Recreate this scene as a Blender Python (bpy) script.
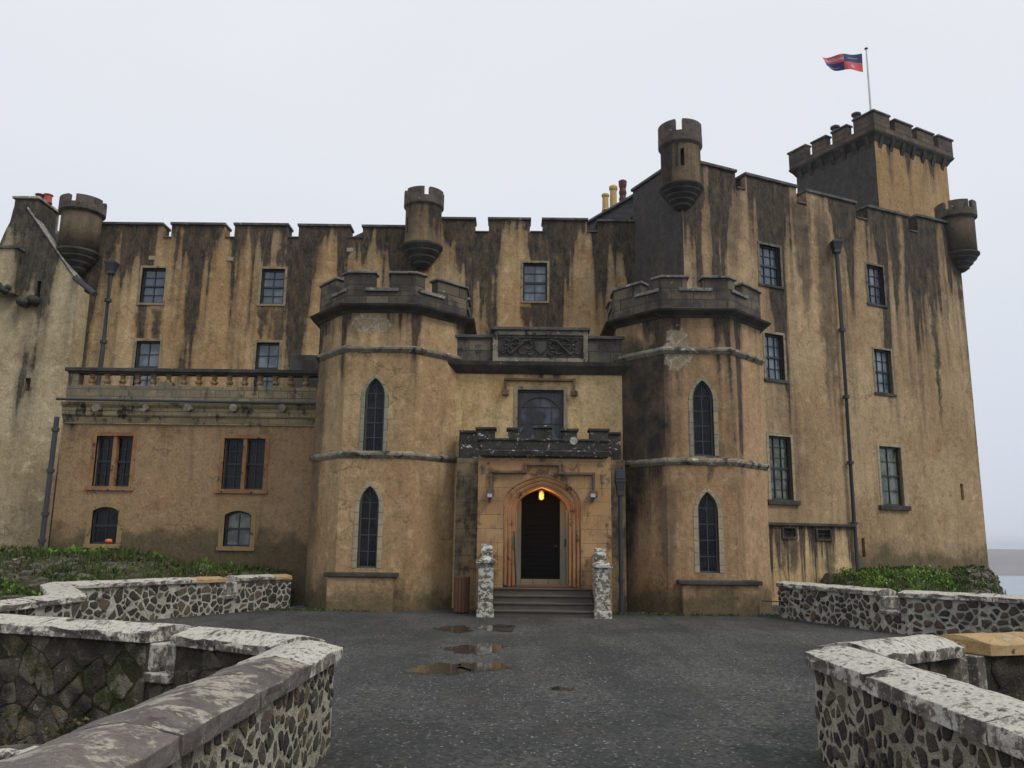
import bpy, bmesh, math, random
from mathutils import Vector, Matrix
R = math.radians
random.seed(7)
sc = bpy.context.scene
for o in list(bpy.data.objects): bpy.data.objects.remove(o)

# ------------------------------------------------------------ camera, sky, sun, exposure
F, PITCH, ROLL, EYE = 831.0, R(10.8), R(0.7), 1.7
f_ = Vector((0, math.cos(PITCH), math.sin(PITCH)))
u0_ = Vector((0, -math.sin(PITCH), math.cos(PITCH)))
r_ = math.cos(ROLL) * Vector((1, 0, 0)) + math.sin(ROLL) * u0_
u_ = -math.sin(ROLL) * Vector((1, 0, 0)) + math.cos(ROLL) * u0_
CAM = Vector((0, 0, EYE))
cd = bpy.data.cameras.new('camera'); cam = bpy.data.objects.new('camera', cd); sc.collection.objects.link(cam)
cd.sensor_width = 36; cd.lens = F / 1024 * 36; cd.clip_end = 9000; cd.clip_start = 0.05
cam.matrix_world = Matrix(((r_.x, u_.x, -f_.x, 0), (r_.y, u_.y, -f_.y, 0), (r_.z, u_.z, -f_.z, EYE), (0, 0, 0, 1)))
sc.camera = cam

w = bpy.data.worlds.new('World'); sc.world = w; w.use_nodes = True
nt = w.node_tree; nt.nodes.clear()
out = nt.nodes.new('ShaderNodeOutputWorld'); bg = nt.nodes.new('ShaderNodeBackground')
sky = nt.nodes.new('ShaderNodeTexSky'); sky.sky_type = 'NISHITA'; sky.sun_disc = False
SUN_EL, SUN_AZ = 48, 125          # azimuth clockwise from +Y (behind and to the right of the camera)
sky.sun_elevation = R(SUN_EL); sky.sun_rotation = R(SUN_AZ); sky.dust_density = 4
sm = nt.nodes.new('ShaderNodeMix'); sm.data_type = 'RGBA'; sm.inputs[0].default_value = 0.93
tc = nt.nodes.new('ShaderNodeTexCoord'); mp = nt.nodes.new('ShaderNodeMapping'); mp.inputs['Scale'].default_value = (1, 1, 3)
nz = nt.nodes.new('ShaderNodeTexNoise'); nz.inputs['Scale'].default_value = 1.1; nz.inputs['Detail'].default_value = 3
cr = nt.nodes.new('ShaderNodeValToRGB'); cr.color_ramp.elements[0].position = .3; cr.color_ramp.elements[1].position = .75
cr.color_ramp.elements[0].color = (6.75, 6.95, 7.45, 1); cr.color_ramp.elements[1].color = (7.5, 7.65, 7.9, 1)
nt.links.new(tc.outputs['Generated'], mp.inputs['Vector']); nt.links.new(mp.outputs['Vector'], nz.inputs['Vector'])
nt.links.new(nz.outputs['Fac'], cr.inputs['Fac'])
sx = nt.nodes.new('ShaderNodeSeparateXYZ'); nt.links.new(tc.outputs['Generated'], sx.inputs[0])
mr = nt.nodes.new('ShaderNodeMapRange'); mr.interpolation_type = 'SMOOTHSTEP'; mr.inputs[1].default_value = .0; mr.inputs[2].default_value = .5; nt.links.new(sx.outputs[2], mr.inputs[0])
hz = nt.nodes.new('ShaderNodeMix'); hz.data_type = 'RGBA'; hz.inputs[6].default_value = (5.7, 6.15, 7.0, 1); nt.links.new(mr.outputs[0], hz.inputs[0]); nt.links.new(cr.outputs['Color'], hz.inputs[7])
nt.links.new(sky.outputs['Color'], sm.inputs[6]); nt.links.new(hz.outputs[2], sm.inputs[7])
nt.links.new(sm.outputs[2], bg.inputs['Color']); bg.inputs['Strength'].default_value = 0.12
nt.links.new(bg.outputs['Background'], out.inputs['Surface'])

sd = bpy.data.lights.new('sun', 'SUN'); sd.energy = 1.3; sd.angle = R(16); sd.color = (1, .965, .91)
so = bpy.data.objects.new('sun', sd); sc.collection.objects.link(so)
dv = Vector((math.sin(R(SUN_AZ)) * math.cos(R(SUN_EL)), math.cos(R(SUN_AZ)) * math.cos(R(SUN_EL)), math.sin(R(SUN_EL))))
so.rotation_euler = dv.to_track_quat('Z', 'Y').to_euler()
vs = sc.view_settings; vs.view_transform = 'Standard'; vs.look = 'None'; vs.exposure = 0.0; vs.gamma = 1; vs.use_curve_mapping = False
sc.cycles.max_bounces = 5; sc.cycles.diffuse_bounces = 3

# ------------------------------------------------------------ helpers
def ray(px, py):
    return (f_ + r_ * ((px - 512) / F) + u_ * ((384 - py) / F)).normalized()
def at(px, py, Y):
    d = ray(px, py); return CAM + d * (Y / d.y)
def atz(px, py, Z):
    d = ray(px, py); return CAM + d * ((Z - EYE) / d.z)

class Fr:
    """a wall plane: origin, direction along it, outward normal"""
    def __init__(s, ox, oy, ux, uy):
        l = math.hypot(ux, uy); s.O = Vector((ox, oy, 0)); s.U = Vector((ux / l, uy / l, 0)); s.N = Vector((s.U.y, -s.U.x, 0))
    def p(s, u, z, d=0.0): return s.O + s.U * u + s.N * d + Vector((0, 0, z))
    def uz(s, px, py, d=0.0):
        r = ray(px, py); t = ((s.O + s.N * d - CAM).dot(s.N)) / r.dot(s.N); q = CAM + r * t
        return ((q - s.O).dot(s.U), q.z)

def link(o): sc.collection.objects.link(o); return o
class MB:
    def __init__(s): s.v = []; s.f = []; s.m = []
    def add(s, vs, fs, m=0):
        b = len(s.v); s.v += [tuple(x) for x in vs]; s.f += [tuple(b + i for i in f) for f in fs]; s.m += [m] * len(fs); return s
    def hexa(s, c, m=0):      # 8 corners: bottom 4, top 4
        return s.add(c, [(0, 3, 2, 1), (4, 5, 6, 7), (0, 1, 5, 4), (1, 2, 6, 5), (2, 3, 7, 6), (3, 0, 4, 7)], m)
    def box(s, fr, u0, u1, z0, z1, d0, d1, m=0):
        c = [fr.p(u, z, d) for z in (z0, z1) for (u, d) in ((u0, d1), (u1, d1), (u1, d0), (u0, d0))]
        return s.hexa(c, m)
    def wbox(s, x0, x1, y0, y1, z0, z1, m=0):
        return s.hexa([(x, y, z) for z in (z0, z1) for (x, y) in ((x0, y0), (x1, y0), (x1, y1), (x0, y1))], m)
    def prism(s, fr, pts, d0, d1, m=0):
        n = len(pts); a = [fr.p(u, z, d0) for u, z in pts] + [fr.p(u, z, d1) for u, z in pts]
        return s.add(a, [tuple(range(n))[::-1], tuple(range(n, 2 * n))] + [(i, (i + 1) % n, n + (i + 1) % n, n + i) for i in range(n)], m)
    def vprism(s, pts, z0, z1, m=0):
        n = len(pts); a = [(x, y, z0) for x, y in pts] + [(x, y, z1) for x, y in pts]
        return s.add(a, [tuple(range(n))[::-1], tuple(range(n, 2 * n))] + [(i, (i + 1) % n, n + (i + 1) % n, n + i) for i in range(n)], m)
    def band(s, fr, inner, outer, d0, d1, closed=True, m=0):
        n = len(inner); k = n if closed else n - 1
        a = [fr.p(u, z, d0) for u, z in inner] + [fr.p(u, z, d0) for u, z in outer] + [fr.p(u, z, d1) for u, z in inner] + [fr.p(u, z, d1) for u, z in outer]
        f = []
        for i in range(k):
            j = (i + 1) % n
            f += [(i, j, n + j, n + i), (2 * n + i, 3 * n + i, 3 * n + j, 2 * n + j), (i, 2 * n + i, 2 * n + j, j), (n + i, n + j, 3 * n + j, 3 * n + i)]
        if not closed:
            for i in (0, n - 1): f.append((i, n + i, 3 * n + i, 2 * n + i))
        return s.add(a, f, m)
    def lathe(s, c, prof, seg=28, m=0, a0=0, a1=2 * math.pi):
        full = abs(a1 - a0 - 2 * math.pi) < 1e-6; k = seg if full else seg + 1; vsl = []; n = len(prof)
        for i in range(k):
            a = a0 + (a1 - a0) * i / seg
            for r, z in prof: vsl.append((c[0] + r * math.cos(a), c[1] + r * math.sin(a), c[2] + z))
        fs = []
        for i in range(seg):
            j = (i + 1) % k
            for q in range(n - 1): fs.append((i * n + q, j * n + q, j * n + q + 1, i * n + q + 1))
        if full:
            fs.append(tuple(i * n for i in range(k))[::-1]); fs.append(tuple(i * n + n - 1 for i in range(k)))
        return s.add(vsl, fs, m)
    def ringseg(s, c, r0, r1, z0, z1, a0, a1, seg=6, m=0):
        vsl = []
        for i in range(seg + 1):
            a = a0 + (a1 - a0) * i / seg
            for (r, z) in ((r0, z0), (r1, z0), (r1, z1), (r0, z1)): vsl.append((c[0] + r * math.cos(a), c[1] + r * math.sin(a), z))
        fs = [(0, 1, 2, 3), tuple(4 * seg + q for q in (3, 2, 1, 0))]
        for i in range(seg):
            for q in range(4): fs.append((i * 4 + q, (i + 1) * 4 + q, (i + 1) * 4 + (q + 1) % 4, i * 4 + (q + 1) % 4))
        return s.add(vsl, fs, m)
    def tube(s, path, r, seg=10, m=0, rs=None):
        path = [Vector(p) for p in path]; n = len(path); vsl = []; fs = []
        for i, p in enumerate(path):
            t = (path[min(i + 1, n - 1)] - path[max(i - 1, 0)]).normalized()
            a = t.cross(Vector((0, 0, 1)));
            if a.length < 1e-3: a = t.cross(Vector((0, 1, 0)))
            a.normalize(); b = t.cross(a); rr = rs[i] if rs else r
            for k in range(seg):
                q = 2 * math.pi * k / seg; vsl.append(p + a * math.cos(q) * rr + b * math.sin(q) * rr)
        for i in range(n - 1):
            for k in range(seg): fs.append((i * seg + k, i * seg + (k + 1) % seg, (i + 1) * seg + (k + 1) % seg, (i + 1) * seg + k))
        fs.append(tuple(range(seg))[::-1]); fs.append(tuple((n - 1) * seg + k for k in range(seg)))
        return s.add(vsl, fs, m)
    def sweep(s, poly, prof, closed=True, m=0):
        """sweep a closed profile [(outward offset, z)] round a CCW polygon with mitred corners"""
        n = len(poly); rows = []
        for i in range(n):
            p = Vector(poly[i]).to_2d(); a = Vector(poly[i - 1]).to_2d(); b = Vector(poly[(i + 1) % n]).to_2d()
            if not closed and i == 0: a = 2 * p - b
            if not closed and i == n - 1: b = 2 * p - a
            d1 = (p - a).normalized(); d2 = (b - p).normalized(); n1 = Vector((d1.y, -d1.x)); n2 = Vector((d2.y, -d2.x))
            mt = (n1 + n2).normalized(); mt = mt / max(.3, mt.dot(n1)); rows.append((p, mt))
        k = len(prof); vsl = []
        for p, mt in rows:
            for o_, z in prof: q = p + mt * o_; vsl.append((q.x, q.y, z))
        fs = []
        for i in range(n if closed else n - 1):
            j = (i + 1) % n
            for q in range(k): fs.append((i * k + q, j * k + q, j * k + (q + 1) % k, i * k + (q + 1) % k))
        if not closed: fs.append(tuple(range(k))); fs.append(tuple((n - 1) * k + q for q in range(k))[::-1])
        return s.add(vsl, fs, m)
    def build(s, name, mat, parent=None, smooth=False, bevel=0, label=None, tri=False, recalc=True):
        me = bpy.data.meshes.new(name); me.from_pydata(s.v, [], s.f)
        mats = mat if isinstance(mat, (list, tuple)) else [mat]
        for x in mats: me.materials.append(x)
        me.polygons.foreach_set('material_index', s.m)
        if recalc:
            bm = bmesh.new(); bm.from_mesh(me); bmesh.ops.recalc_face_normals(bm, faces=bm.faces); bm.to_mesh(me); bm.free()
        if smooth: me.polygons.foreach_set('use_smooth', [True] * len(me.polygons))
        me.update(); o = link(bpy.data.objects.new(name, me))
        if parent: put(o, parent)
        if bevel:
            b = o.modifiers.new('b', 'BEVEL'); b.width = bevel; b.segments = 2; b.limit_method = 'ANGLE'
        if label: o['label'] = label
        return o
WM = {}
def put(o, parent):
    """parent keeping world coordinates (parents are only translated)"""
    o.parent = parent; base = WM.get(parent.name, Vector((0, 0, 0))); o.location = Vector(o.location) - base
def thing(name, label, cat, loc=(0, 0, 0), group=None):
    o = link(bpy.data.objects.new(name, None)); o.location = loc; o.empty_display_size = .2; WM[o.name] = Vector(loc)
    o['label'] = label; o['category'] = cat
    if group: o['group'] = group
    return o
def tag(o, label, cat, group=None, kind=None):
    o['label'] = label; o['category'] = cat
    if group: o['group'] = group
    if kind: o['kind'] = kind
    return o
def boolean(o, cut_mb):
    if isinstance(cut_mb, list):
        for c_ in cut_mb: boolean(o, c_)
        return
    c = cut_mb.build('cutter', o.data.materials[0])
    md = o.modifiers.new('cut', 'BOOLEAN'); md.object = c; md.operation = 'DIFFERENCE'; md.solver = 'EXACT'
    dg = bpy.context.evaluated_depsgraph_get(); me = bpy.data.meshes.new_from_object(o.evaluated_get(dg))
    o.modifiers.clear(); o.data = me; bpy.data.objects.remove(c)

# ------------------------------------------------------------ node materials
class N:
    def __init__(s, name):
        s.mat = bpy.data.materials.new(name); s.mat.use_nodes = True; s.t = s.mat.node_tree; s.t.nodes.clear()
        s.out = s.t.nodes.new('ShaderNodeOutputMaterial'); s.b = s.t.nodes.new('ShaderNodeBsdfPrincipled')
        s.t.links.new(s.b.outputs[0], s.out.inputs['Surface']); s.b.inputs['Roughness'].default_value = .9
        s.b.inputs['Specular IOR Level'].default_value = .3
        s.g = s.t.nodes.new('ShaderNodeNewGeometry'); s.P = s.g.outputs['Position']
    def L(s, a, b): s.t.links.new(a, b)
    def setv(s, inp, v):
        if hasattr(v, 'is_output'): s.L(v, inp)
        elif isinstance(v, (tuple, list)): inp.default_value = (*v, 1) if len(v) == 3 and len(inp.default_value) == 4 else v
        else: inp.default_value = v
    def m(s, op, a, b=None, c=None, clamp=False):
        n = s.t.nodes.new('ShaderNodeMath'); n.operation = op; n.use_clamp = clamp; s.setv(n.inputs[0], a)
        if b is not None: s.setv(n.inputs[1], b)
        if c is not None: s.setv(n.inputs[2], c)
        return n.outputs[0]
    def vm(s, op, a, b):
        n = s.t.nodes.new('ShaderNodeVectorMath'); n.operation = op; s.setv(n.inputs[0], a); s.setv(n.inputs[1], b)
        return n.outputs['Value'] if op in ('DOT_PRODUCT', 'LENGTH') else n.outputs['Vector']
    def scale(s, v, sx, sy, sz): return s.vm('MULTIPLY', v, (sx, sy, sz))
    def noise(s, v, sc_, det=3, rough=.55, dist=0.0, col=False):
        n = s.t.nodes.new('ShaderNodeTexNoise'); s.L(v, n.inputs['Vector']); n.inputs['Scale'].default_value = sc_
        n.inputs['Detail'].default_value = det; n.inputs['Roughness'].default_value = rough; n.inputs['Distortion'].default_value = dist
        return n.outputs['Color' if col else 'Fac']
    def vor(s, v, sc_, feat='F1', out_='Distance', rnd=1.0):
        n = s.t.nodes.new('ShaderNodeTexVoronoi'); n.feature = feat; s.L(v, n.inputs['Vector']); n.inputs['Scale'].default_value = sc_
        n.inputs['Randomness'].default_value = rnd
        return n.outputs[out_]
    def ramp(s, v, stops, interp='LINEAR'):
        n = s.t.nodes.new('ShaderNodeValToRGB'); r = n.color_ramp; r.interpolation = interp
        while len(r.elements) < len(stops): r.elements.new(.5)
        for e, (p, c) in zip(r.elements, stops):
            e.position = p; e.color = (c, c, c, 1) if not isinstance(c, (tuple, list)) else (*c, 1)
        s.setv(n.inputs[0], v); return n.outputs['Color']
    def step(s, v, a, b): # smooth 0..1
        n = s.t.nodes.new('ShaderNodeMapRange'); n.interpolation_type = 'SMOOTHSTEP'; s.setv(n.inputs[0], v)
        s.setv(n.inputs[1], a); s.setv(n.inputs[2], b); return n.outputs[0]
    def mix(s, f, a, b, mode='MIX'):
        n = s.t.nodes.new('ShaderNodeMix'); n.data_type = 'RGBA'; n.blend_type = mode; s.setv(n.inputs[0], f); s.setv(n.inputs[6], a); s.setv(n.inputs[7], b)
        return n.outputs[2]
    def z(s):
        n = s.t.nodes.new('ShaderNodeSeparateXYZ'); s.L(s.P, n.inputs[0]); return n.outputs
    def rnd(s): return s.t.nodes.new('ShaderNodeObjectInfo').outputs['Random']
    def island(s): return s.g.outputs['Random Per Island']
    def uv(s, U):
        n = s.t.nodes.new('ShaderNodeCombineXYZ'); s.L(s.vm('DOT_PRODUCT', s.P, tuple(U)), n.inputs[0]); s.L(s.z()[2], n.inputs[1]); return n.outputs[0]
    def bump(s, h, dist=.02, st=1.0, prev=None):
        n = s.t.nodes.new('ShaderNodeBump'); n.inputs['Distance'].default_value = dist; n.inputs['Strength'].default_value = st; s.L(h, n.inputs['Height'])
        if prev: s.L(prev, n.inputs['Normal'])
        return n.outputs[0]
    def fin(s, col, rough=None, normal=None, spec=None):
        s.setv(s.b.inputs['Base Color'], col)
        if rough is not None: s.setv(s.b.inputs['Roughness'], rough)
        if normal is not None: s.L(normal, s.b.inputs['Normal'])
        if spec is not None: s.b.inputs['Specular IOR Level'].default_value = spec
        return s.mat

def harl(name, base, alt, top, length, amt, U=(1, 0, 0), seed=0.0, dark=0.0, drips_shade=(), foot=None, patch=.5, stain=(.022, .02, .019), streak_w=1.0, bare=()):
    """roughcast lime harling with algae streaks running down from the wall head"""
    base = (base[0] * 1.17, base[1] * 1.1, base[2] * 1.0); alt = (alt[0] * 1.14, alt[1] * 1.09, alt[2] * 1.0)
    s = N(name); P = s.vm('ADD', s.P, (seed * 7.3, seed * 3.1, 0)); Z = s.z()[2]
    big = s.noise(P, .45, 4, .6); mid = s.noise(P, 2.2, 5, .65)
    col = s.mix(s.step(big, .38, .62), base, alt)
    light = tuple(min(.7, c * 1.45) for c in alt)
    col = s.mix(s.m('MULTIPLY', s.step(mid, .52, .72), patch), col, light)
    reddish = (base[0] * .82, base[1] * .66, base[2] * .55)
    col = s.mix(s.m('MULTIPLY', s.step(s.noise(P, .9, 4, .6), .52, .72), .55), col, reddish)
    # fine vertical run lines all over
    run = s.noise(s.scale(P, 3.2, 3.2, .22), 1.0, 5, .6)
    col = s.mix(s.m('MULTIPLY', s.step(run, .5, .72), .38), col, (base[0] * .45, base[1] * .43, base[2] * .4))
    # dark algae: long streaks
    w1 = s.step(s.noise(s.scale(P, .95 * streak_w, .95 * streak_w, .05), 1.0, 3, .6), .25, .75)
    w2 = s.noise(s.scale(P, 2.6, 2.6, .16), 1.0, 5, .65)
    w3 = s.noise(P, 1.4, 5, .65)
    h = s.m('DIVIDE', s.m('SUBTRACT', top, Z), length)     # 0 at the head, 1 at the streak end
    v = s.m('ADD', s.m('ADD', s.m('MULTIPLY', w1, .95), s.m('MULTIPLY', w2, .55)), s.m('MULTIPLY', w3, .35))
    v = s.m('SUBTRACT', s.m('ADD', v, amt + .06), s.m('MULTIPLY', s.m('POWER', s.m('MAXIMUM', h, 0.0), .6), .5))
    mask = s.m('MAXIMUM', s.step(v, 1.01, 1.15), s.m('MULTIPLY', s.step(v, .82, 1.12), .5))
    mask = s.m('MULTIPLY', mask, s.m('ADD', .42, s.m('MULTIPLY', s.noise(s.scale(P, 1, 1, .35), 6, 6, .8), .95)), clamp=True)
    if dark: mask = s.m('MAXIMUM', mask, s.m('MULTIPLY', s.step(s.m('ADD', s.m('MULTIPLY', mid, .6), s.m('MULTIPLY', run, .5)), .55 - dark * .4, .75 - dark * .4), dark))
    ud = s.vm('DOT_PRODUCT', s.P, tuple(U))
    wob = s.m('MULTIPLY', s.m('SUBTRACT', s.noise(s.P, 2.5, 3), .5), .5)
    for (uc, hw, zt, zb, st) in drips_shade:  # stain drips; on the towers some also paint in a face's shade
        a = s.m('ABSOLUTE', s.m('SUBTRACT', s.m('ADD', ud, wob), uc))
        fz = s.m('DIVIDE', s.m('SUBTRACT', Z, zb), zt - zb)
        ww = s.m('MULTIPLY', hw, s.m('ADD', .35, s.m('MAXIMUM', fz, 0.0)))
        k = s.m('SUBTRACT', 1.0, s.step(s.m('ADD', s.m('DIVIDE', a, ww), s.m('MULTIPLY', s.m('SUBTRACT', w2, .5), 1.6)), .35, 1.1))
        k = s.m('MULTIPLY', k, s.step(s.m('ADD', fz, s.m('MULTIPLY', s.m('SUBTRACT', w2, .5), 1.2)), .0, .35))
        k = s.m('MULTIPLY', k, s.m('SUBTRACT', 1.0, s.step(s.m('ADD', fz, s.m('MULTIPLY', s.m('SUBTRACT', w3, .5), .35)), .88, 1.0)))
        mask = s.m('MAXIMUM', mask, s.m('MULTIPLY', s.m('MULTIPLY', k, st), s.m('ADD', .35, s.m('MULTIPLY', w3, 1.1)), clamp=True))
    col = s.mix(mask, col, s.mix(s.noise(P, 5, 3), stain, tuple(c * 2.3 for c in stain)))
    if foot is not None:
        k = s.m('SUBTRACT', 1.0, s.step(s.m('ADD', Z, s.m('MULTIPLY', s.m('SUBTRACT', w3, .5), 1.8)), foot, foot + .7))
        col = s.mix(s.m('MULTIPLY', k, .7), col, (.045, .05, .028))
    for (uc, hw, zc, hz_) in bare:
        a = s.m('POWER', s.m('DIVIDE', s.m('SUBTRACT', ud, uc), hw), 2.0); b = s.m('POWER', s.m('DIVIDE', s.m('SUBTRACT', Z, zc), hz_), 2.0)
        e = s.m('SUBTRACT', 1.0, s.m('ADD', a, b)); e = s.step(s.m('ADD', e, s.m('MULTIPLY', s.m('SUBTRACT', s.noise(P, 3.4, 5, .7), .5), 2.6)), .2, .35)
        cr_ = s.vor(s.vm('ADD', P, s.scale(s.noise(P, 3, 3, .5, 0, True), .4, .4, .4)), 3.2, 'DISTANCE_TO_EDGE')
        col = s.mix(s.m('MULTIPLY', e, .75), col, s.mix(s.step(cr_, .01, .05), (.5, .46, .37), (.3, .25, .17)))
    gr = s.noise(P, 13, 6, .8); md = s.noise(s.scale(P, 1, 1, .8), 4.2, 6, .74, .3)
    col = s.mix(.9, col, s.ramp(gr, [(.3, .66), (.5, 1.0), (.7, 1.25)]), 'MULTIPLY')
    col = s.mix(.85, col, s.ramp(md, [(.3, .6), (.47, .95), (.6, 1.06), (.72, 1.4)]), 'MULTIPLY')
    ck = s.vor(s.vm('ADD', P, s.scale(s.noise(P, 1.5, 3, .5, 0, True), 1.2, 1.2, 1.2)), .8, 'DISTANCE_TO_EDGE')
    ckm = s.m('MULTIPLY', s.m('SUBTRACT', 1.0, s.step(ck, .004, .018)), s.step(s.noise(P, .8, 2), .52, .6))
    col = s.mix(s.m('MULTIPLY', ckm, .55), col, tuple(c * .35 for c in base))
    hgt = s.m('ADD', s.m('MULTIPLY', gr, .8), s.m('MULTIPLY', md, 1.6))
    return s.fin(col, .93, s.bump(hgt, .035, .7), .2)

def ashlar(name, c1, c2, c3, U=(1, 0, 0), bw=.55, rh=.28, stain=.5, stc=(.03, .03, .028), lichen=.0, mort=.02, seed=0.0, bumpd=.02, white=(.5, .5, .44)):
    s = N(name); v = s.uv(U); P = s.vm('ADD', s.P, (seed * 5.1, seed, 0))
    b = s.t.nodes.new('ShaderNodeTexBrick'); s.L(v, b.inputs['Vector']); b.inputs['Scale'].default_value = 1
    b.inputs['Brick Width'].default_value = bw; b.inputs['Row Height'].default_value = rh; b.inputs['Mortar Size'].default_value = mort * .5
    b.inputs['Mortar Smooth'].default_value = .4; b.inputs['Color1'].default_value = (*c1, 1); b.inputs['Color2'].default_value = (*c2, 1)
    b.inputs['Mortar'].default_value = (*tuple(c * .7 for c in c3), 1); b.inputs['Bias'].default_value = 0.0
    col = s.mix(s.step(s.noise(P, 1.6, 4, .6), .42, .62), b.outputs['Color'], c3)
    col = s.mix(s.m('MULTIPLY', b.outputs['Fac'], .55), col, tuple(c * .5 for c in c3))
    sn = s.m('ADD', s.m('MULTIPLY', s.noise(P, 2.6, 6, .7), .6), s.m('MULTIPLY', s.noise(s.scale(P, 3, 3, .5), 1, 5, .7), .45))
    col = s.mix(s.step(sn, .76 - stain * .45, .86 - stain * .4), col, stc)
    if lichen:
        l = s.noise(P, 7.5, 5, .62); col = s.mix(s.step(l, .74 - lichen * .25, .78 - lichen * .25), col, white)
    gr = s.noise(P, 30, 4, .7)
    col = s.mix(.8, col, s.ramp(gr, [(.25, .7), (.5, 1.0), (.8, 1.25)]), 'MULTIPLY')
    h = s.m('SUBTRACT', s.m('ADD', gr, s.m('MULTIPLY', sn, 1.5)), s.m('MULTIPLY', b.outputs['Fac'], 1.5))
    return s.fin(col, .85, s.bump(h, bumpd, .7), .3)

def plainstone(name, c1, c2, stain=.3, stc=(.03, .03, .028), lichen=0.0, sc_=3.0, rough=.85, bumpd=.012, white=(.5, .5, .44), island=0.0, yel=0.0):
    s = N(name); P = s.P
    n1 = s.noise(P, sc_, 5, .65); col = s.mix(s.step(n1, .35, .65), c1, c2)
    if island: col = s.mix(s.m('MULTIPLY', s.island(), island), col, tuple(min(.6, c * 1.8) for c in c2))
    n2 = s.noise(P, sc_ * 1.7, 6, .72); col = s.mix(s.step(n2, .68 - stain * .4, .76 - stain * .36), col, stc)
    if lichen:
        l = s.noise(s.scale(P, 1, 1, 1.4), sc_ * 2.2, 6, .66, .4); col = s.mix(s.step(l, .72 - lichen * .36, .755 - lichen * .36), col, white)
    if yel: col = s.mix(s.step(s.noise(P, sc_ * 1.3, 4, .6), .7 - yel * .2, .74 - yel * .2), col, (.36, .28, .1))
    gr = s.noise(P, sc_ * 14, 4, .7); col = s.mix(.8, col, s.ramp(gr, [(.25, .72), (.5, 1.0), (.8, 1.22)]), 'MULTIPLY')
    return s.fin(col, rough, s.bump(s.m('ADD', gr, s.m('MULTIPLY', n2, 2)), bumpd, .7), .35)

def flat(name, c, rough=.5, metal=0.0, spec=.5, emit=None, var=.25):
    s = N(name); n = s.noise(s.P, 9, 4, .6); col = s.mix(n, tuple(x * (1 - var) for x in c), tuple(min(1, x * (1 + var)) for x in c))
    s.b.inputs['Metallic'].default_value = metal
    if emit: s.b.inputs['Emission Color'].default_value = (*emit[0], 1); s.b.inputs['Emission Strength'].default_value = emit[1]
    return s.fin(col, rough, s.bump(s.noise(s.P, 40, 3), .004, .4), spec)

def glass(name, c1, c2, sc_=1.3, spec=.7):
    s = N(name); n = s.noise(s.scale(s.P, 1.5, 1.5, 1), sc_, 2); col = s.mix(s.step(s.m('ADD', n, s.m('MULTIPLY', s.m('SUBTRACT', s.rnd(), .5), .35)), .42, .6), c1, c2)
    s.b.inputs['IOR'].default_value = 1.5
    wv = s.noise(s.P, 3.5, 2)
    return s.fin(col, .06, s.bump(wv, .006, .6), spec)

M = {}
TAN = (.34, .235, .125); TAN2 = (.44, .335, .2); PINK = (.28, .2, .122); PINK2 = (.37, .26, .16)
M['coping_dark'] = plainstone('dark_weathered_coping', (.06, .058, .055), (.13, .12, .105), .25, lichen=.25, white=(.32, .32, .3), sc_=2.5)
M['coping_pale'] = plainstone('pale_weathered_coping', (.2, .19, .17), (.34, .32, .27), .25, lichen=.5, white=(.5, .49, .45), sc_=2.5)
M['cap_mid'] = plainstone('grey_merlon_cap', (.12, .115, .105), (.22, .21, .19), .3, lichen=.35, white=(.38, .37, .33), sc_=2.5)
M['string'] = plainstone('moulding_stone', (.14, .128, .1), (.28, .25, .185), .42, lichen=.28, sc_=2)
M['brown_mould'] = plainstone('brown_moulding', (.1, .065, .045), (.17, .115, .075), .3, sc_=2)
M['dark_mould'] = plainstone('blackened_moulding', (.035, .033, .03), (.075, .07, .06), .3, lichen=.12, sc_=2)
M['pale_stone'] = ashlar('pale_margin_stone', (.34, .3, .2), (.4, .34, .22), (.3, .26, .17), bw=.4, rh=.3, stain=.28, mort=.02)
M['weathered'] = plainstone('weathered_window_margin', (.2, .165, .11), (.32, .26, .17), .3, sc_=3)
M['pale_green'] = ashlar('greenish_margin_stone', (.24, .25, .18), (.34, .29, .18), (.2, .2, .15), bw=.4, rh=.3, stain=.3)
M['orange_stone'] = plainstone('orange_sandstone', (.26, .12, .055), (.32, .19, .095), .35)
M['door_stone'] = plainstone('worn_orange_doorway_sandstone', (.33, .145, .055), (.38, .21, .1), .3, sc_=2)
M['ochre_stone'] = plainstone('ochre_sandstone', (.32, .21, .09), (.27, .19, .1), .3)
M['iron'] = flat('painted_iron_pipe', (.045, .049, .057), .55, .0, .35)
M['sash'] = flat('dark_sash_paint', (.018, .022, .026), .5)
M['sash_brown'] = flat('brown_timber_mullion', (.2, .09, .045), .7)
M['lead'] = flat('lead_glazing_bar', (.07, .08, .085), .6, spec=.2)
M['glass_blue'] = glass('sky_painted_glass', (.07, .095, .125), (.17, .205, .24))  # pale blue of the reflected sky painted into the base colour
M['glass_green'] = glass('greenish_curtained_glass', (.05, .065, .05), (.13, .15, .12), 2.5)
M['glass_dark'] = glass('dark_glass', (.003, .004, .005), (.012, .015, .019), spec=.22)
M['glass_mixed'] = glass('painted_reflection_glass', (.003, .004, .005), (.06, .075, .1), 1.6, spec=.5)  # lighter blotches are reflections painted into the pane colour
M['door'] = flat('black_boarded_door', (.006, .006, .006), .7, spec=.15)
M['pale_paint'] = flat('cream_painted_jamb', (.26, .26, .2), .6)
M['rust_wood'] = flat('rust_brown_timber', (.13, .055, .03), .75)
M['slate'] = ashlar('roof_slate', (.05, .052, .058), (.085, .085, .09), (.07, .07, .075), bw=.3, rh=.2, stain=.2)
M['pot_red'] = flat('red_clay_pot', (.38, .07, .05), .7)
M['pot_yellow'] = flat('buff_clay_pot', (.5, .34, .12), .7)
M['pot_dark'] = flat('dark_red_clay_pot', (.1, .025, .02), .7)

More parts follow.
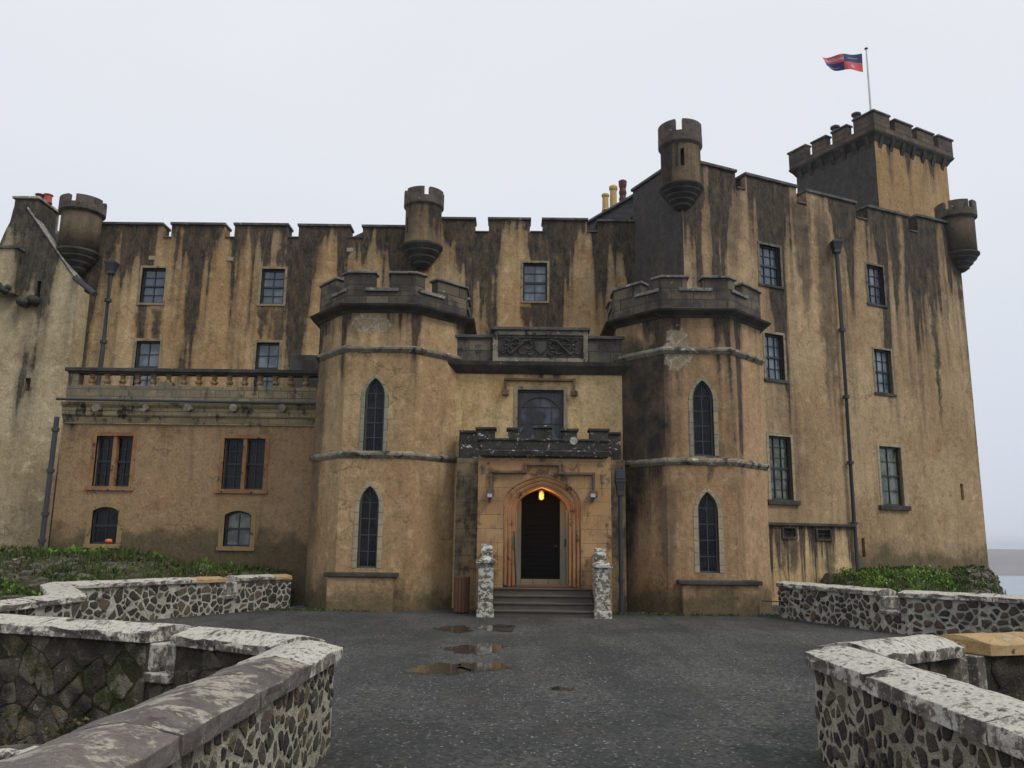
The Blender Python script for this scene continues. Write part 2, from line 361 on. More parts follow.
# ------------------------------------------------------------ ground, water, far shore
def courtyard_mat():
    s = N('wet_gravelled_tarmac'); P = s.P
    big = s.noise(s.scale(P, .5, .28, 1), 1.0, 4, .6); col = s.mix(s.step(big, .35, .68), (.04, .042, .04), (.1, .1, .092))
    v1 = s.vor(P, 27, 'F1', 'Color'); sp = s.t.nodes.new('ShaderNodeSeparateColor'); s.L(v1, sp.inputs[0])
    d1 = s.vor(P, 27)
    chip = s.m('MULTIPLY', s.step(sp.outputs[0], .55, 1.0), s.m('SUBTRACT', 1.0, s.step(d1, .25, .5)))
    col = s.mix(s.m('MULTIPLY', chip, .8), col, s.mix(sp.outputs[1], (.14, .145, .15), (.42, .42, .4)))
    col = s.mix(s.m('MULTIPLY', s.step(sp.outputs[2], .4, .8), .75), col, (.016, .017, .018))
    worn = s.noise(s.scale(P, .9, .5, 1), 1.4, 5, .65)
    col = s.mix(s.m('MULTIPLY', s.step(worn, .56, .68), .4), col, (.055, .042, .03))
    gr = s.noise(P, 55, 5, .85); col = s.mix(.9, col, s.ramp(gr, [(.3, .5), (.5, 1.0), (.75, 1.6)]), 'MULTIPLY')
    tk = s.noise(s.scale(P, 1.6, .12, 1), 1.0, 4, .6); col = s.mix(s.m('MULTIPLY', s.step(tk, .5, .62), .45), col, (.03, .031, .03))
    pt = s.noise(P, 1.1, 6, .75); col = s.mix(s.m('MULTIPLY', s.step(pt, .6, .68), .6), col, (.11, .1, .085))
    rough = s.m('SUBTRACT', .8, s.m('MULTIPLY', s.step(worn, .5, .75), .25))
    return s.fin(col, rough, s.bump(s.m('ADD', s.m('MULTIPLY', d1, -1.0), gr), .012, .9), .4)
M['court'] = courtyard_mat()
def soil_mat():
    s = N('rough_bank_soil'); P = s.P; n = s.noise(P, 1.6, 6, .7); n2 = s.noise(P, 5, 6, .7)
    col = s.mix(s.step(n, .42, .6), (.055, .045, .028), (.045, .065, .018)); col = s.mix(s.step(n2, .5, .6), col, (.16, .145, .11))
    return s.fin(col, .95, s.bump(n2, .12, .9), .2)
M['soil'] = soil_mat()

court = [(-1.9, -5), (2.85, -5), (2.85, 7.45), (4.05, 8.3), (6.9, 9.15), (12.0, 12.1), (12.3, 13.2), (9.85, 15.5), (8.1, 17.2), (7.75, 17.9), (6.9, 20.9), (8.6, 21.4), (8.6, 26.0), (-5.0, 26.0), (-5.75, 21.9), (-7.55, 18.8), (-8.75, 16.5), (-6.9, 13.4), (-7.0, 10.9), (-9.0, 10.8), (-6.4, 9.75), (-3.03, 8.42), (-1.83, 7.6)]
def court_dist(x, y):
    ins = False; best = 99.0; n = len(court)
    for i in range(n):
        (x0, y0), (x1, y1) = court[i], court[(i + 1) % n]
        if (y0 > y) != (y1 > y) and x < (x1 - x0) * (y - y0) / (y1 - y0) + x0: ins = not ins
        dx, dy = x1 - x0, y1 - y0; t = max(0, min(1, ((x - x0) * dx + (y - y0) * dy) / (dx * dx + dy * dy))); best = min(best, math.hypot(x - x0 - dx * t, y - y0 - dy * t))
    return -best if ins else best
def fbm(x, y):
    return (math.sin(x * 1.7 + 1.3 * math.sin(y * 1.1)) + math.sin(y * 2.3 + x * .7) * .6 + math.sin(x * 4.1 - y * 3.3) * .35 + math.sin(x * 8.3 + y * 7.1) * .2) / 2.15
def sst(a, b, x):
    t = max(0, min(1, (x - a) / (b - a))); return t * t * (3 - 2 * t)
def height(x, y):
    moat = -2.3
    # bank in front of the left range
    h = moat
    if x < 0:
        foot = .85 + .42 * sst(7, 12, -x)
        h = moat + (0.35 - moat) * sst(15.5, 19.5, y - .0 * x) + (foot - .35) * sst(19.2, 23.3, y)
        if x > -5.5: h = min(h, -.35) if y > 7 else h
        h += fbm(x, y) * .16 * sst(15, 18, y) * (1 - sst(22.8, 23.6, y))
    else:
        foot = .95
        if x > 8.4:
            k = sst(8.4, 9.6, x)
            h = moat + (.1 - moat) * sst(13.5, 17.0, y + (x - 9) * .3) + (foot - .1) * sst(20, 25.5, y - (x - 9) * .42)
            h = h * k + (1 - k) * -.35 + fbm(x, y) * .1 * k
        else: h = -.35 if y > 7 else moat
    if y < 8 and (y < 7 or abs(x) > 1): h = moat + fbm(x * .8, y * .8) * .15
    xe = .558 * y + .1 if y > 15 else 9 + (15 - y) * 1.6
    if x > xe - .3: h -= (h + 14) * sst(xe - .3, xe + 5, x + fbm(y, x) * .25)
    if x < -40: h -= (h + 14) * sst(40, 60, -x)
    if y > 60: h -= (h + 14) * sst(60, 90, y)
    if y < -40: h -= (h + 14) * sst(40, 60, -y)
    if h > -.4 and abs(x) < 14 and y < 27:
        d = court_dist(x, y)
        if d < .75: h = min(h, -.35) if d < .4 else min(h, -.35 + (h + .35) * (d - .4) / .35)
    return h
def coords(lo, hi, fa, fb, fine):
    out_ = []; x = lo
    while x < hi:
        out_.append(x); x += fine if fa <= x <= fb else 6 if not (fa - 12 < x < fb + 12) else 1.5
    out_.append(hi); return out_
xs = coords(-90, 90, -16, 21, .3); ys = coords(-70, 120, 6, 28, .3)
mb = MB(); mb.add([(x, y, height(x, y)) for y in ys for x in xs], [(j * len(xs) + i, j * len(xs) + i + 1, (j + 1) * len(xs) + i + 1, (j + 1) * len(xs) + i) for j in range(len(ys) - 1) for i in range(len(xs) - 1)])
o = mb.build('ground', M['soil'], smooth=True); o['kind'] = 'structure'

s = N('grey_sea_water'); n = s.noise(s.scale(s.P, .05, .2, 1), 1, 4)
M['sea'] = s.fin((.2, .25, .3), .25, s.bump(n, .3, .4), .5)
mb = MB(); mb.add([(-3200, -3200, -13), (3200, -3200, -13), (3200, 3200, -13), (-3200, 3200, -13)], [(0, 1, 2, 3)])
o = mb.build('sea', M['sea']); o['kind'] = 'structure'
s = N('far_moorland'); n = s.noise(s.scale(s.P, .004, .02, .05), 1, 5)
M['moor'] = s.fin(s.mix(n, (.19, .175, .185), (.27, .25, .26)), .95)  # greyed tones: distance haze painted into the land colour
mb = MB(); g = []; nx = 60
for j, yy in enumerate((455, 520, 700, 1000, 1600, 2500)):
    zz = (-13.5, -11.5, -7, -3.5, .2, -1.5)[j]
    for i in range(nx + 1): x = -300 + 3300 * i / nx; g.append((x, yy + 6 * math.sin(x * .02), zz + .5 * math.sin(x * .011 + j) * (j > 2)))
mb.add(g, [(j * (nx + 1) + i, j * (nx + 1) + i + 1, (j + 1) * (nx + 1) + i + 1, (j + 1) * (nx + 1) + i) for j in range(5) for i in range(nx)])
o = mb.build('far_shore', M['moor'], smooth=True); o['kind'] = 'structure'

# the courtyard sheet (bridge deck widening to the court)
WL = [(-1.62, -4), (-1.62, 6.85), (-3.2, 7.75), (-6.4, 9.6), (-9.5, 11.6)]
WR = [(2.62, -4), (2.62, 7.25), (4.2, 8.1), (6.9, 9.8), (10.5, 12.2)]
mb = MB(); n = len(court)
mb.add([(x, y, 0) for x, y in court] + [(x, y, -3) for x, y in court], [tuple(range(n))] + [(i, n + i, n + (i + 1) % n, (i + 1) % n) for i in range(n)])
o = mb.build('courtyard', M['court'], recalc=False); o['kind'] = 'structure'

# puddles
s = N('muddy_puddle_water'); n = s.noise(s.P, 3, 3)
M['puddle'] = s.fin(s.mix(n, (.04, .034, .027), (.065, .052, .04)), .05, None, .6)
def puddle(px, py, wpx, hpx, label, seed):
    rnd = random.Random(seed); c = atz(px, py, 0); a = atz(px - wpx / 2, py, 0); b = atz(px + wpx / 2, py, 0); rx = (b - a).length / 2
    q0 = atz(px, py - hpx * .75, 0); q1 = atz(px, py + hpx * .75, 0); ry = (q0 - q1).length / 2
    ph = [rnd.uniform(0, 6) for _ in range(4)]; pts = []
    for i in range(48):
        t = 2 * math.pi * i / 48; k = .82 + .13 * math.sin(2 * t + ph[0]) + .12 * math.sin(3 * t + ph[1]) + .09 * math.sin(7 * t + ph[2]) + .05 * math.sin(13 * t + ph[3])
        pts.append((c.x + rx * k * math.cos(t), c.y + ry * k * math.sin(t)))
    m_ = MB(); m_.add([(x, y, .005) for x, y in pts], [tuple(range(48))]); o = m_.build('puddle', M['puddle'], recalc=False); o['kind'] = 'structure'
puddle(477, 649, 62, 9, '', 1); puddle(440, 669, 62, 10, '', 3); puddle(482, 667, 56, 8, '', 4); puddle(455, 629, 46, 5, '', 5); puddle(498, 628, 50, 5, '', 6)
puddle(562, 689, 26, 3, '', 9)

# ------------------------------------------------------------ THE CASTLE
castle = thing('castle', 'large tan harled stone castle with battlements, twin entrance towers and round corner turrets', 'castle', (0, 24, 0))

def outline(kind, w_, h_, rise=None):
    h2 = w_ / 2
    if kind == 'rect': return [(-h2, 0), (h2, 0), (h2, h_), (-h2, h_)]
    k = 10; rt = []
    if kind == 'pointed':
        rise = rise or .95 * w_; Rr = (rise ** 2 + h2 ** 2) / (2 * h2); a1 = math.asin(min(1, rise / Rr)); sp_ = h_ - rise
        rt = [(h2 - Rr + Rr * math.cos(a1 * i / k), sp_ + Rr * math.sin(a1 * i / k)) for i in range(k + 1)]
    elif kind == 'segment':
        rise = rise or .16 * w_; Rr = (h2 ** 2 + rise ** 2) / (2 * rise); a1 = math.asin(h2 / Rr); sp_ = h_ - rise
        rt = [(Rr * math.sin(a1 * (1 - i / k)), h_ - Rr + Rr * math.cos(a1 * (1 - i / k))) for i in range(k + 1)]
    elif kind == 'tudor':
        rise = rise or .45 * w_; sp_ = h_ - rise
        for i in range(k + 1):
            t = i / k; a = (h2, sp_); b = (h2, sp_ + rise * .72); c = (0, h_)
            rt.append(((1 - t) ** 2 * a[0] + 2 * t * (1 - t) * b[0] + t * t * c[0], (1 - t) ** 2 * a[1] + 2 * t * (1 - t) * b[1] + t * t * c[1]))
    lf = [(-x, z) for x, z in rt[::-1]][1:]
    return [(-h2, 0), (h2, 0)] + rt + lf

def sh(pts, u, z): return [(a + u, b + z) for a, b in pts]

def window(fr, rect, kind='rect', cols=2, rows=4, band=.1, smat=None, pane='glass_blue', proud=.015, recess=.16, sill=None, cut=None, label=None, meeting=True, mullion=False, bars='sash', foot=False, sillmat=None):
    x0, y0, x1, y1 = rect; ym = (y0 + y1) / 2; xm = (x0 + x1) / 2
    ua = fr.uz(x0, ym)[0]; ub = fr.uz(x1, ym)[0]; z0 = fr.uz(xm, y1)[1]; z1 = fr.uz(xm, y0)[1]
    uc, ww, hh = (ua + ub) / 2, ub - ua, z1 - z0
    inn = outline(kind, ww, hh)
    if cut is not None: cut.prism(fr, sh(inn, uc, z0), -.42, .3)
    mb = MB()
    if band:
        ou = outline(kind, ww + 2 * band, hh + band)
        idx = list(range(1, len(inn))) + [0]
        mb.band(fr, sh([inn[i] for i in idx], uc, z0), sh([ou[i] for i in idx], uc, z0), -.1, proud, closed=False)
        # reveal lining
        k2 = outline(kind, ww - .004, hh - .002)
    sm_ = None
    if sill:
        sm_ = MB() if mb.v else mb; sm_.box(fr, uc - ww / 2 - sill[0], uc + ww / 2 + sill[0], z0 - sill[1], z0 - .002, -.1, sill[2])
    if not mb.v: mb.box(fr, uc - ww / 2, uc + ww / 2, z0 - .06, z0 - .002, -.12, .02)
    wo = mb.build('window', smat or M['pale_stone'], castle, bevel=.008, label=label)
    if sm_ is not None and sm_ is not mb: sm_.build('sill', sillmat or smat or M['pale_stone'], wo, bevel=.01)
    pm = MB(); ins = outline(kind, ww - .02, hh - .01)
    pm.prism(fr, sh(ins, uc, z0 + .003), -recess - .05, -recess)
    pm.build('pane', M[pane], wo)
    fm = MB(); fw = min(.055, ww * .09)
    i2 = outline(kind, ww - 2 * fw, hh - 2 * fw); i1 = outline(kind, ww - .012, hh - .006)
    fm.band(fr, sh(i2, uc, z0 + fw), sh(i1, uc, z0 + .002), -recess - .02, -recess + .06)
    ins_h = lambda u: hh - fw if kind == 'rect' else (hh - fw - (0 if kind == 'segment' else .95 * ww * (abs(u) / (ww / 2)) ** 1.3) - (0.05 * ww if kind == 'segment' else 0))
    bw_ = .022 if not mullion else .025
    for i in range(1, cols):
        u = -ww / 2 + ww * i / cols; b_ = .045 if (mullion and i * 2 == cols) else bw_ / 2
        if mullion and i * 2 == cols: continue
        fm.box(fr, uc + u - b_, uc + u + b_, z0 + fw, z0 + ins_h(u), -recess - .01, -recess + .035)
    for j in range(1, rows):
        z = hh * j / rows; half = ww / 2 - fw * .6
        if kind == 'pointed' and z > hh - .95 * ww: half *= max(.2, (hh - z) / (.95 * ww)) ** .75
        thick = .03 if (meeting and j * 2 == rows) else .011
        fm.box(fr, uc - half, uc + half, z0 + z - thick, z0 + z + thick, -recess - .012, -recess + (.05 if thick > .02 else .03))
    if kind == 'pointed' and cols == 2:   # Y tracery
        zz = hh - .95 * ww
        for sg in (-1, 1):
            pts = [fr.p(uc + sg * (.02 + .4 * ww * (1 - math.cos(t * 1.35))), z0 + zz + .6 * ww * math.sin(t * 1.35), -recess + .012) for t in [i / 6 for i in range(7)]]
            fm.tube(pts, .013, 5)
    so_ = fm.build('sash', M[bars], wo)
    if mullion:
        mm = MB(); mm.box(fr, uc - .055, uc + .055, z0, z1, -recess - .02, -.02); mm.build('mullion', smat or M['orange_stone'], wo, bevel=.01)
    return wo, (uc, ww, z0, z1)

def wall_obj(name, mb, mat, cut=None, label=None):
    o = mb.build(name, mat, castle, label=label)
    if cut and (isinstance(cut, list) or cut.v):
        o.location = (0, 0, 0); p = o.parent; o.parent = None
        bpy.context.view_layer.update(); boolean(o, cut); put(o, p)
    return o
def sub(o): return o

# ---- main range, frontal wall at Y = 26.5
YM = 26.5; fm_ = Fr(0, YM, 1, 0)
mer = [(84, 163, 224.5), (172, 225, 225), (235, 288, 225.5), (299, 350, 226.5), (363, 420, 227.5), (420, 475, 219.5), (489, 530, 220), (543, 587, 220.5), (598, 648, 222)]
Ztop = fm_.uz(200, 225)[1]
cut = MB(); info = []
for (rc, pn, nm) in (((141, 268, 164.5, 303), 'glass_blue', 'small sash window high on the wall above the balustrade, nearest the left turret'), ((261, 269, 284, 304), 'glass_blue', 'small high sash window above the right end of the balustrade'),
               ((523, 263, 547, 301), 'glass_blue', 'small sash window high between the two entrance towers')):
    info.append(window(fm_, rc, cols=2, rows=4, band=.08, sill=(.08, .08, .04), cut=cut, pane=pn, smat=M['weathered'], label=nm)[1])
for rc in ((134.5, 341, 158, 392), (255, 342.5, 278, 393)):
    info.append(window(fm_, rc, cols=2, rows=4, band=.09, cut=cut, pane='glass_blue', smat=M['weathered'])[1])
def harl_drips(inf, ln=1.6, st=.85): return [(i[0] + sg * i[1] * .33, i[1] * .3, i[2] - .05, i[2] - ln * (1 + .25 * sg), st) for i in inf for sg in (-1, 1)]
M['h_main'] = harl('harling_main', TAN, TAN2, Ztop, 5.0, .42, drips_shade=harl_drips(info[:3], 1.8, .85), seed=1)
pts = [(fm_.uz(84, 224)[0], -1)]
pts = []
for i, (a, b, y) in enumerate(mer):
    xa = fm_.uz(a, y)[0]; xb = fm_.uz(b, y)[0]; zt = fm_.uz((a + b) / 2, y)[1]; ysill = 238 if b < 420 else 232.5
    zs = fm_.uz((a + b) / 2, ysill)[1]
    if i and abs(mer[i - 1][1] - a) > 1: pts.append((xa, zs))
    pts.append((xa, zt)); pts.append((xb, zt))
    if i < len(mer) - 1 and abs(mer[i + 1][0] - b) > 1: pts.append((xb, zs))
poly = [(pts[0][0], -1)] + pts + [(pts[-1][0], -1)]
mb = MB(); mb.prism(fm_, poly, -.55, 0)
main_wall = wall_obj('facade_wall', mb, M['h_main'], cut)
cp = MB()
for (a, b, y) in mer:
    xa, zt = fm_.uz(a, y); xb = fm_.uz(b, y)[0]
    if abs(a - 420) < 1: xa += .02
    cp.box(fm_, xa - .04, xb + (.04 if b != 420 else 0), zt + .002, zt + .09, -.6, .07)
for i in range(len(mer) - 1):
    b = mer[i][1]; a = mer[i + 1][0]
    if a - b > 2:
        y = 238 if b < 420 else 232.5
        xb, zs = fm_.uz(b, y); xa = fm_.uz(a, y)[0]; cp.box(fm_, xb + .002, xa - .002, zs + .002, zs + .05, -.6, .05)
sub(cp.build('coping', M['coping_dark'], main_wall, bevel=.015))
rf = MB(); rf.wbox(pts[0][0] + .1, pts[-1][0], YM + .56, YM + 9, Ztop - 2.2, Ztop - 1.2); sub(rf.build('roof', M['slate'], castle))
# small pale putlog stones and the low dark doorway on the terrace
mb = MB(); u0, z1 = fm_.uz(293, 357); u1, z0 = fm_.uz(330, 400); mb.box(fm_, u0, u1, z0, z1, -.02, .35); sub(mb.build('porch_box', M['dark_mould'], castle, bevel=.02))
for (x, y) in ((230, 259), (350, 250), (152, 258)):
    mb = MB(); u, z = fm_.uz(x, y); mb.box(fm_, u - .11, u + .11, z - .07, z + .07, -.1, .025); mb.build('putlog_stone', M['pale_stone'], main_wall, bevel=.01)

# ---- skew gable and chimney behind, near the keep
fg = Fr(0, 27.3, 1, 0); q = [fg.uz(*p) for p in ((586, 232), (586, 226), (592, 221), (633, 197), (650, 197), (650, 232))]
mb = MB(); mb.prism(fg, q, -5, 0); g = sub(mb.build('gable', M['slate'], castle))
q2 = [fg.uz(*p) for p in ((584, 226), (633, 197.2), (650, 197.2), (650, 194.6), (633, 194.6), (584, 223.4))]
mb = MB(); mb.prism(fg, q2, -.3, .12); sub(mb.build('coping', M['coping_dark'], g, bevel=.015))
def pot(c, z0, r, h, mat, parent, ringed=False):
    m_ = MB(); pr = [(r * 1.05, 0), (r * 1.05, h * .1), (r * .9, h * .14), (r * .84, h * .8), (r * 1.08, h * .86), (r * 1.08, h * .95), (r * .8, h), (r * .6, h), (r * .6, h * .6)]
    if ringed: pr = [(r, 0)] + [(r * (1.02 if k % 2 else .8), h * (k + .5) / 9) for k in range(8)] + [(r * 1.1, h * .97), (r * .7, h), (r * .6, h * .7)]
    m_.lathe((c[0], c[1], z0), pr, 16); return sub(m_.build('chimney_pot', mat, parent, smooth=False))
yb = 29.5; a = at(603, 215, yb); b = at(628, 215, yb)
mb = MB(); zc = at(610, 212, yb).z; mb.wbox(a.x, b.x + .3, yb - .3, yb + .6, zc - 3, zc); ch = sub(mb.build('chimney', M['slate'], castle, bevel=.02))
for (x, yt, yb_, rr, mt, rg) in ((605.5, 194, 212, .135, 'pot_yellow', False), (613.5, 186, 212, .15, 'pot_yellow', False), (623, 180.5, 212, .145, 'pot_dark', True)):
    p = at(x, yb_, yb); h = at(x, yt, yb).z - zc; pot((p.x, yb), zc, rr, h, M[mt], ch, rg)

# ---- gabled wing at the far left, Y = 25.7
fw_ = Fr(0, 25.7, 1, 0)
M['h_wing'] = harl('harling_wing', (.34, .28, .18), (.44, .38, .27), fw_.uz(27, 212)[1] + .8, 4.0, .6, seed=3, patch=.8, streak_w=.5)
q = [fw_.uz(*p) for p in ((62, 560), (-110, 560), (-110, 330), (-8, 252), (0, 243), (3, 236), (6, 229), (10, 222), (13, 210), (15, 204), (24, 204), (28, 210), (31, 216), (36, 220), (46, 235), (56, 251), (66, 267), (78, 283))]
q[0] = (q[-1][0], q[0][1])
cut = MB(); 
for (x0, y0, x1, y1) in ((35, 281, 41.5, 298), (24, 378, 31, 391)):
    ua, zb = fw_.uz(x0, y1); ub, za = fw_.uz(x1, y0); cut.box(fw_, ua, ub, zb, za, -.35, .3)
mb = MB(); mb.prism(fw_, q, -.8, 0); wing = wall_obj('gable_wall', mb, M['h_wing'], cut, label='pale stained harled wall of the gabled wing at the left')
mb = MB(); sl = [(28, 210), (78, 283)]
for i in range(14):
    t0, t1 = i / 14, (i + .93) / 14
    p0 = fw_.uz(28 + 50 * t0, 209 + 73 * t0); p1 = fw_.uz(28 + 50 * t1, 209 + 73 * t1)
    mb.prism(fw_, [p0, p1, (p1[0], p1[1] + .07), (p0[0], p0[1] + .07)], -.42, .05)
sub(mb.build('skew_stones', M['coping_pale'], wing, bevel=.01))
c0 = fw_.uz(30, 212); e0 = fw_.uz(78, 283)
mb = MB(); mb.add([fw_.p(c0[0], c0[1] + .02, -.42), fw_.p(e0[0], e0[1] + .02, -.42), fw_.p(e0[0], e0[1] + .02, -7), fw_.p(c0[0], c0[1] + .02, -7), fw_.p(c0[0], c0[1] - .15, -.42), fw_.p(e0[0], e0[1] - .15, -.42), fw_.p(e0[0], e0[1] - .15, -7), fw_.p(c0[0], c0[1] - .15, -7)],
    [(0, 1, 2, 3), (4, 7, 6, 5), (0, 4, 5, 1), (1, 5, 6, 2), (2, 6, 7, 3), (3, 7, 4, 0)]); sub(mb.build('roof', M['slate'], castle))
ua, zt = fw_.uz(15, 199); ub, zt2 = fw_.uz(46, 201); zb = fw_.uz(30, 222)[1]
M['h_chim'] = harl('harling_chimney', (.17, .13, .09), (.22, .17, .12), zt, 3, .25, seed=5)
mb = MB(); mb.box(fw_, ua, ub - .25, zb - .4, zt, -1.3, .003); chl = sub(mb.build('chimney', M['h_wing'], castle, bevel=.02))
mb = MB(); mb.box(fw_, ua - .06, ub - .19, zt + .001, zt + .09, -1.36, .07); sub(mb.build('chimney_cap', M['coping_pale'], chl, bevel=.015))
for (x, mt) in ((30, 'pot_dark'), (38.5, 'pot_red')):
    u, _ = fw_.uz(x, 195); p = fw_.p(u, 0, -.55); pot((p.x, p.y), zt + .09, .14, .32, M[mt], chl)
ua, za = fw_.uz(-40, 252); ub, zb = fw_.uz(19, 296)
mb = MB(); mb.box(fw_, ua, ub, zb, za, -.1, .38); bx = sub(mb.build('corbelled_box', M['h_wing'], castle))
mb = MB(); mb.box(fw_, ua, ub + .05, za + .001, za + .1, -.1, .44); sub(mb.build('coping', M['coping_dark'], bx, bevel=.015))
mb = MB()
for i in range(7):
    u, z = fw_.uz(-3 + i * 3, 292 + (i % 3) * 2); mb.tube([fw_.p(u, z, .38), fw_.p(u + .1, z + .08 * (i % 2), .55), fw_.p(u + .18, z - .05, .62)], .09, 7)
sub(mb.build('gargoyle', M['dark_mould'], castle, smooth=True, label='blackened broken stone spout under the corner box'))
mb = MB(); u, z = fw_.uz(32, 303); mb.tube([fw_.p(u - .2, z, 0), fw_.p(u - .15, z - .02, .25), fw_.p(u - .1, z - .06, .4)], .17, 9); mb.tube([fw_.p(u + .13, z + .05, 0), fw_.p(u + .13, z + .05, .3)], .15, 9)
sub(mb.build('stone_spout', M['dark_mould'], castle, smooth=True, label='round blackened stone spout under the slit window'))
mb = MB(); a = fw_.p(*fw_.uz(75, 278), 0.0); b = at(95, 294, 24.9); mb.tube([a + Vector((-.1, .2, .1)), a, b], .085, 10)
sub(mb.build('water_spout', M['iron'], castle, smooth=False, label='thick lead water spout projecting under the left turret'))

# ---- low terrace block with balustrade, Y = 23.8
ft = Fr(0, 23.8, 1, 0)
ul = ft.uz(57, 480)[0]; ur = ft.uz(325, 450)[0]; ztr = ft.uz(190, 404)[1]
cut = MB(); 
for (rc, lb) in (((94.5, 436, 131, 486.5), 'two-light orange stone window nearest the corner downpipe'), ((223, 438.5, 264, 489.5), 'two-light window with one weathered jamb beside the entrance tower')):
    window(ft, rc, cols=4, rows=4, band=.12, smat=M['orange_stone'], pane='glass_dark', sill=(.16, .12, .06), cut=cut, label=lb, mullion=True, recess=.2)
for (rc, lb) in (((91.5, 507, 117.5, 544), 'low arched window with something orange on its sill'), ((224, 511, 250.5, 546.5), 'low arched window with pale curtain nearest the entrance tower')):
    window(ft, rc, 'segment', cols=2, rows=2, band=.14, smat=M['ochre_stone'], pane='glass_dark' if rc[0] < 100 else 'glass_green', sill=(.16, .12, .06), cut=cut, label=lb)
M['h_terr'] = harl('harling_terrace', PINK, (.31, .215, .13), ztr, 1.2, .06, seed=6, patch=.25, foot=1.5)
mb = MB(); mb.box(ft, ul, ur, -1, ztr - .1, -2.6, 0); tw = wall_obj('terrace_wall', mb, M['h_terr'], cut)
# pale lime run below the gutter: its own streak in the harling
M['terr_corn'] = ashlar('terrace_cornice', (.42, .33, .18), (.26, .22, .14), (.3, .25, .15), bw=.5, rh=.16, stain=.52, lichen=.1)
za = ft.uz(190, 404.5)[1]; zb = ft.uz(190, 425)[1]; hz = za - zb
mb = MB(); prof = [(0, zb), (.05, zb), (.05, zb + .06), (.1, zb + hz * .3), (.16, zb + hz * .42), (.17, zb + hz * .75), (.24, zb + hz * .85), (.26, za), (-.3, za), (-.3, zb)]
mb.sweep([(ul, 23.8), (ur, 23.8)], prof, closed=False); corn = sub(mb.build('cornice', M['terr_corn'], castle, bevel=0))
for x in (103, 150, 193, 238, 286):
    mb = MB(); u, z = ft.uz(x, 410); mb.tube([ft.p(u, z, .1), ft.p(u, z + .01, .42)], .085, 12); mb.tube([ft.p(u, z, .4), ft.p(u, z, .45)], .11, 12); mb.build('rain_spout', M['string'], corn)
mb = MB(); z = ft.uz(190, 404)[1]; mb.tube([ft.p(ul - .1, z + .05, .33), ft.p(ur, z - .0, .33)], .04, 8); sub(mb.build('gutter', M['iron'], castle))
M['dado'] = ashlar('terrace_dado', (.2, .17, .11), (.3, .24, .14), (.17, .15, .11), bw=.42, rh=.22, stain=.45, lichen=.16)
zd0 = za + .001; zd1 = ft.uz(190, 386.5)[1]; zr = ft.uz(190, 373)[1]; zr2 = ft.uz(190, 369.2)[1]
bal = MB(); bal.box(ft, ul, ur, zd0, zd1, -.3, .04); bal.box(ft, ul, ul + .3, zd1 - .01, zr + .01, -.28, .03)
pu = ft.uz(165, 390)[0]; bal.box(ft, pu - .2, pu + .2, zd0 + .1, zd1 + .12, -.2, .055)
balo = sub(bal.build('balustrade', M['dado'], castle, bevel=.012))
mb = MB(); mb.box(ft, ul - .08, ur, zr, zr2, -.36, .12); mb.box(ft, ul - .02, ur, zr - .05, zr - .001, -.3, .06); sub(mb.build('handrail', M['dark_mould'], balo, bevel=.02))
hb = zr - .05 - zd1
bprof = [(.1, 0), (.1, hb * .1), (.06, hb * .14), (.06, hb * .2), (.1, hb * .32), (.11, hb * .42), (.07, hb * .56), (.05, hb * .64), (.085, hb * .7), (.06, hb * .76), (.075, hb * .86), (.1, hb * .9), (.1, hb)]
bm0 = None
for i in range(17):
    x = 75 + 15.35 * i; u = ft.uz(x, 378)[0]
    if i == 0:
        mb = MB(); mb.lathe((0, 0, 0), bprof, 14); bm0 = mb.build('baluster', plainstone('baluster_stone', (.3, .2, .1), (.4, .28, .15), .35, lichen=.2, sc_=5), None, smooth=False); b = bm0
    else: b = bm0.copy(); link(b)
    b.location = ft.p(u, zd1, -.12); b.parent = balo

# ---- octagonal entrance towers
YF = 21.3
OK_ = {}
def octagon(cx, a, yfront=YF, extra=0.0, rnd=0.0):
    cy = yfront + a; r = (a + extra) / math.cos(math.pi / 8); pts = []
    for k in range(8):
        t = -math.pi / 2 - math.pi / 8 + k * math.pi / 4; pts.append((cx + r * math.cos(t), cy + r * math.sin(t)))
    kl, kr = OK_.get(round(cx, 2), (1, 1)); hx = a * math.tan(math.pi / 8)
    pts = [(cx - hx + (x - cx + hx) * kl if x < cx - hx else cx + hx + (x - cx - hx) * kr if x > cx + hx else x, y) for x, y in pts]
    if rnd:
        q = []
        for i in range(8):
            p = Vector(pts[i]); a_ = Vector(pts[i - 1]); b_ = Vector(pts[(i + 1) % 8])
            for (w_, e) in ((a_, rnd), (None, 0), (b_, rnd)):
                if w_ is None: q.append(tuple(p * .84 + (p + (a_ - p).normalized() * rnd) * .08 + (p + (b_ - p).normalized() * rnd) * .08))
                else: q.append(tuple(p + (w_ - p).normalized() * e))
        pts = q
    return pts
A_ = 2.13
